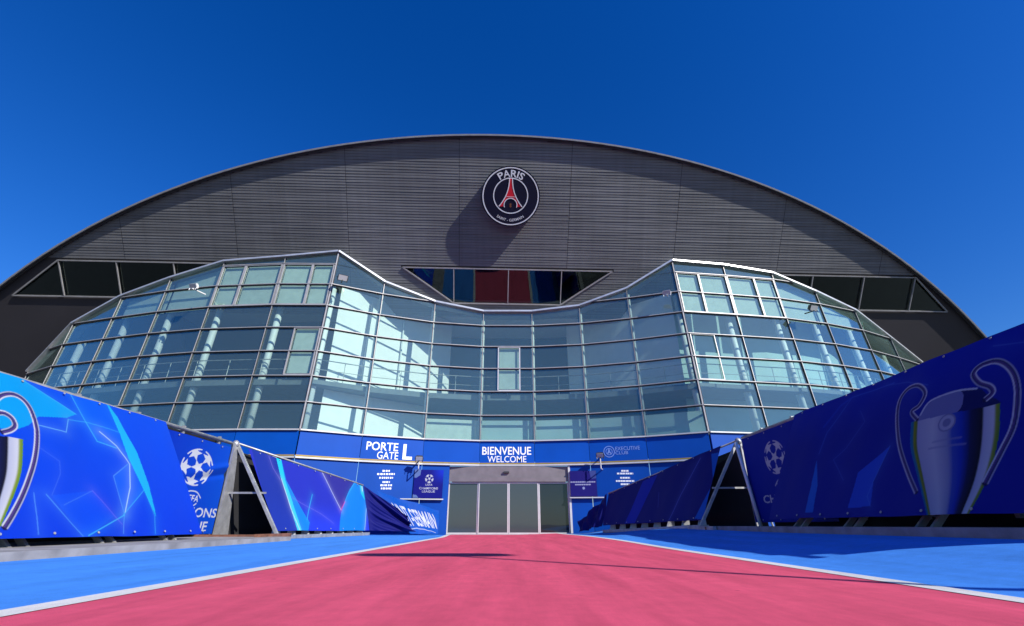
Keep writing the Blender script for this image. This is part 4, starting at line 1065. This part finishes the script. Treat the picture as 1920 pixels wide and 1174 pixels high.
# ------------------------------------------------------------------ lamps on the front
def floodlight(px, py, i, out, label, look, size=.32, post=0):
    """box floodlight on a bracket, out metres in front of bay i"""
    p = px_on_bay(i, px, py, out); n = gp(i, .5, Z0, 1) - gp(i, .5, Z0, 0); n.z = 0; n.normalize(); ex = Vector((-n.y, n.x, 0))
    o = empty('floodlight', p, label, 'lamp', 'floodlights on the glass front')
    back = p - n * (out + .02)
    up = Vector((0, 0, 1))
    MB().beam(back + up * (-.05 if not post else 0), p + up * (-size * .35), .05, .05).build('arm', M['white'] if look == 'white' else M['plastic'], o)
    mt = M['white'] if look == 'white' else M['plastic']; a = size
    f = (n * .8 - up * .6).normalized(); u2 = ex.cross(f).normalized(); u2 = u2 if u2.z > 0 else -u2
    q = [p + ex * (x * a * .6) + u2 * (y * a * .4) for x, y in ((-1, -1), (1, -1), (1, 1), (-1, 1))]
    q2 = [p - f * a * .55 + ex * (x * a * .4) + u2 * (y * a * .26) for x, y in ((-1, -1), (1, -1), (1, 1), (-1, 1))]
    MB().add(q + q2, [(0, 1, 2, 3), (7, 6, 5, 4), (0, 4, 5, 1), (1, 5, 6, 2), (2, 6, 7, 3), (3, 7, 4, 0)]).build('housing', mt, o)
    MB().prism([p + ex * (x * a * .53) + u2 * (y * a * .34) + f * .004 for x, y in ((-1, -1), (1, -1), (1, 1), (-1, 1))], f * .012).build('lens', M['lens'], o)
    for s in (-1, 1): MB().beam(p + ex * (s * a * .64) - f * a * .25, p + ex * (s * a * .5) - up * a * .55, .03, .02).build('bracket', mt, o)
    if post:
        MB().tube(p - up * (a * .5), p - up * post, .028, 8).build('pole', M['alu'], o)
        MB().tube(p - up * post, p - up * post - n * out, .028, 8).build('foot_arm', M['alu'], o)
    return o
floodlight(362, 537, 3, .8, 'white floodlight on a slanted bracket at the left glass wing', 'white', .36)
floodlight(643, 521, 6, .45, 'dark floodlight at the peak of the left glass wing', 'dark', .42)
floodlight(1250, 549, 12, .35, 'white floodlight at the peak of the right glass wing', 'white', .34)
floodlight(1526, 578, 15, .6, 'dark floodlight hanging at the right glass wing', 'dark', .42)
floodlight(786, 860, 8, .85, 'small dark floodlight in front of the sign left of the welcome sign', 'dark', .3, .45)
floodlight(1125, 854, 11, .6, 'small dark floodlight on a pole right of the welcome sign', 'dark', .3, .6)

# ------------------------------------------------------------------ tall lamp post out on the right, whose shade crosses the path
lp = Vector((-1.25, 7.9, 0)); Hl = 9.0
base = lp + Vector((sdir.x, sdir.y, 0)) * (Hl / sdir.z)
gb = gz(base.x, base.y)
lamp = empty('street_lamp', (base.x, base.y, gb), 'tall street lamp whose round head shades the pink path', 'lamp')
MB().lathe((base.x, base.y, gb - .02), [(.2, 0), (.2, .05), (.09, .2), (.075, 1), (.055, Hl - .3)], 14).build('pole', M['steel'], lamp, True)
hd = [(base.x + 1.15 * c_, base.y + .36 * s_) for c_, s_ in ((math.copysign(abs(math.cos(t)) ** .55, math.cos(t)), math.copysign(abs(math.sin(t)) ** .55, math.sin(t))) for t in np.linspace(0, 2 * math.pi, 28, endpoint=False))]
MB().prism([(x, y, Hl - .12) for x, y in hd], (0, 0, .14)).build('head', M['alu_dark'], lamp)
MB().tube((base.x, base.y, Hl - .5), (base.x, base.y, Hl - .1), .07, 10).build('neck', M['steel'], lamp)

# ------------------------------------------------------------------ neighbouring arena far out on the left, mirrored in the glass
def mesh_skin(name):
    m, n, b = new_mat(name); L = n.links.new
    tc = node(n, 'ShaderNodeTexCoord'); v = node(n, 'ShaderNodeTexVoronoi'); v.inputs['Scale'].default_value = .9; L(tc.outputs['Object'], v.inputs['Vector'])
    z = node(n, 'ShaderNodeTexNoise'); z.inputs['Scale'].default_value = .35; z.inputs['Detail'].default_value = 6; L(tc.outputs['Object'], z.inputs['Vector'])
    cr = node(n, 'ShaderNodeValToRGB'); cr.color_ramp.elements[0].position = .25; cr.color_ramp.elements[0].color = (.03, .025, .02, 1); cr.color_ramp.elements[1].position = .6; cr.color_ramp.elements[1].color = (.42, .34, .26, 1)
    a = node(n, 'ShaderNodeMath', operation='MULTIPLY'); L(v.outputs['Distance'], a.inputs[0]); L(z.outputs['Fac'], a.inputs[1]); a2 = node(n, 'ShaderNodeMath', operation='MULTIPLY'); L(a.outputs[0], a2.inputs[0]); a2.inputs[1].default_value = 2.2
    L(a2.outputs[0], cr.inputs[0]); L(cr.outputs[0], b.inputs['Base Color']); b.inputs['Roughness'].default_value = .8
    return m
arena = empty('neighbouring_arena', (-80, 0, 0), 'low brown mesh-skinned arena off to the left, mirrored in the glass', 'building')
vs, fs = [], []; NJ, NK = 40, 8
for j in range(NJ):
    y = -70 + 120 * j / (NJ - 1); top_h = 22 * math.sin(math.pi * (.12 + .80 * j / (NJ - 1))) ** .8 + .6 * math.sin(j * .9)
    for k in range(NK):
        f = k / (NK - 1); vs.append((-78 - 10 * (1 - math.cos(f * 1.4)) - 6 * math.cos((y + 10) / 40) ** 2 + 1.2 * math.sin(j * 1.1 + k), y, top_h * math.sin(f * 1.5)))
fs = [(j * NK + k, (j + 1) * NK + k, (j + 1) * NK + k + 1, j * NK + k + 1) for j in range(NJ - 1) for k in range(NK - 1)]
mobj('facade', vs, fs, mesh_skin('brown_mesh_skin'), arena, True)
rv_ = [vs[j * NK + NK - 1] for j in range(NJ)]
mobj('roof', rv_ + [(-125, v[1], v[2] - 1) for v in rv_], [(j, j + 1, NJ + j + 1, NJ + j) for j in range(NJ - 1)], M['dark_panel'], arena)
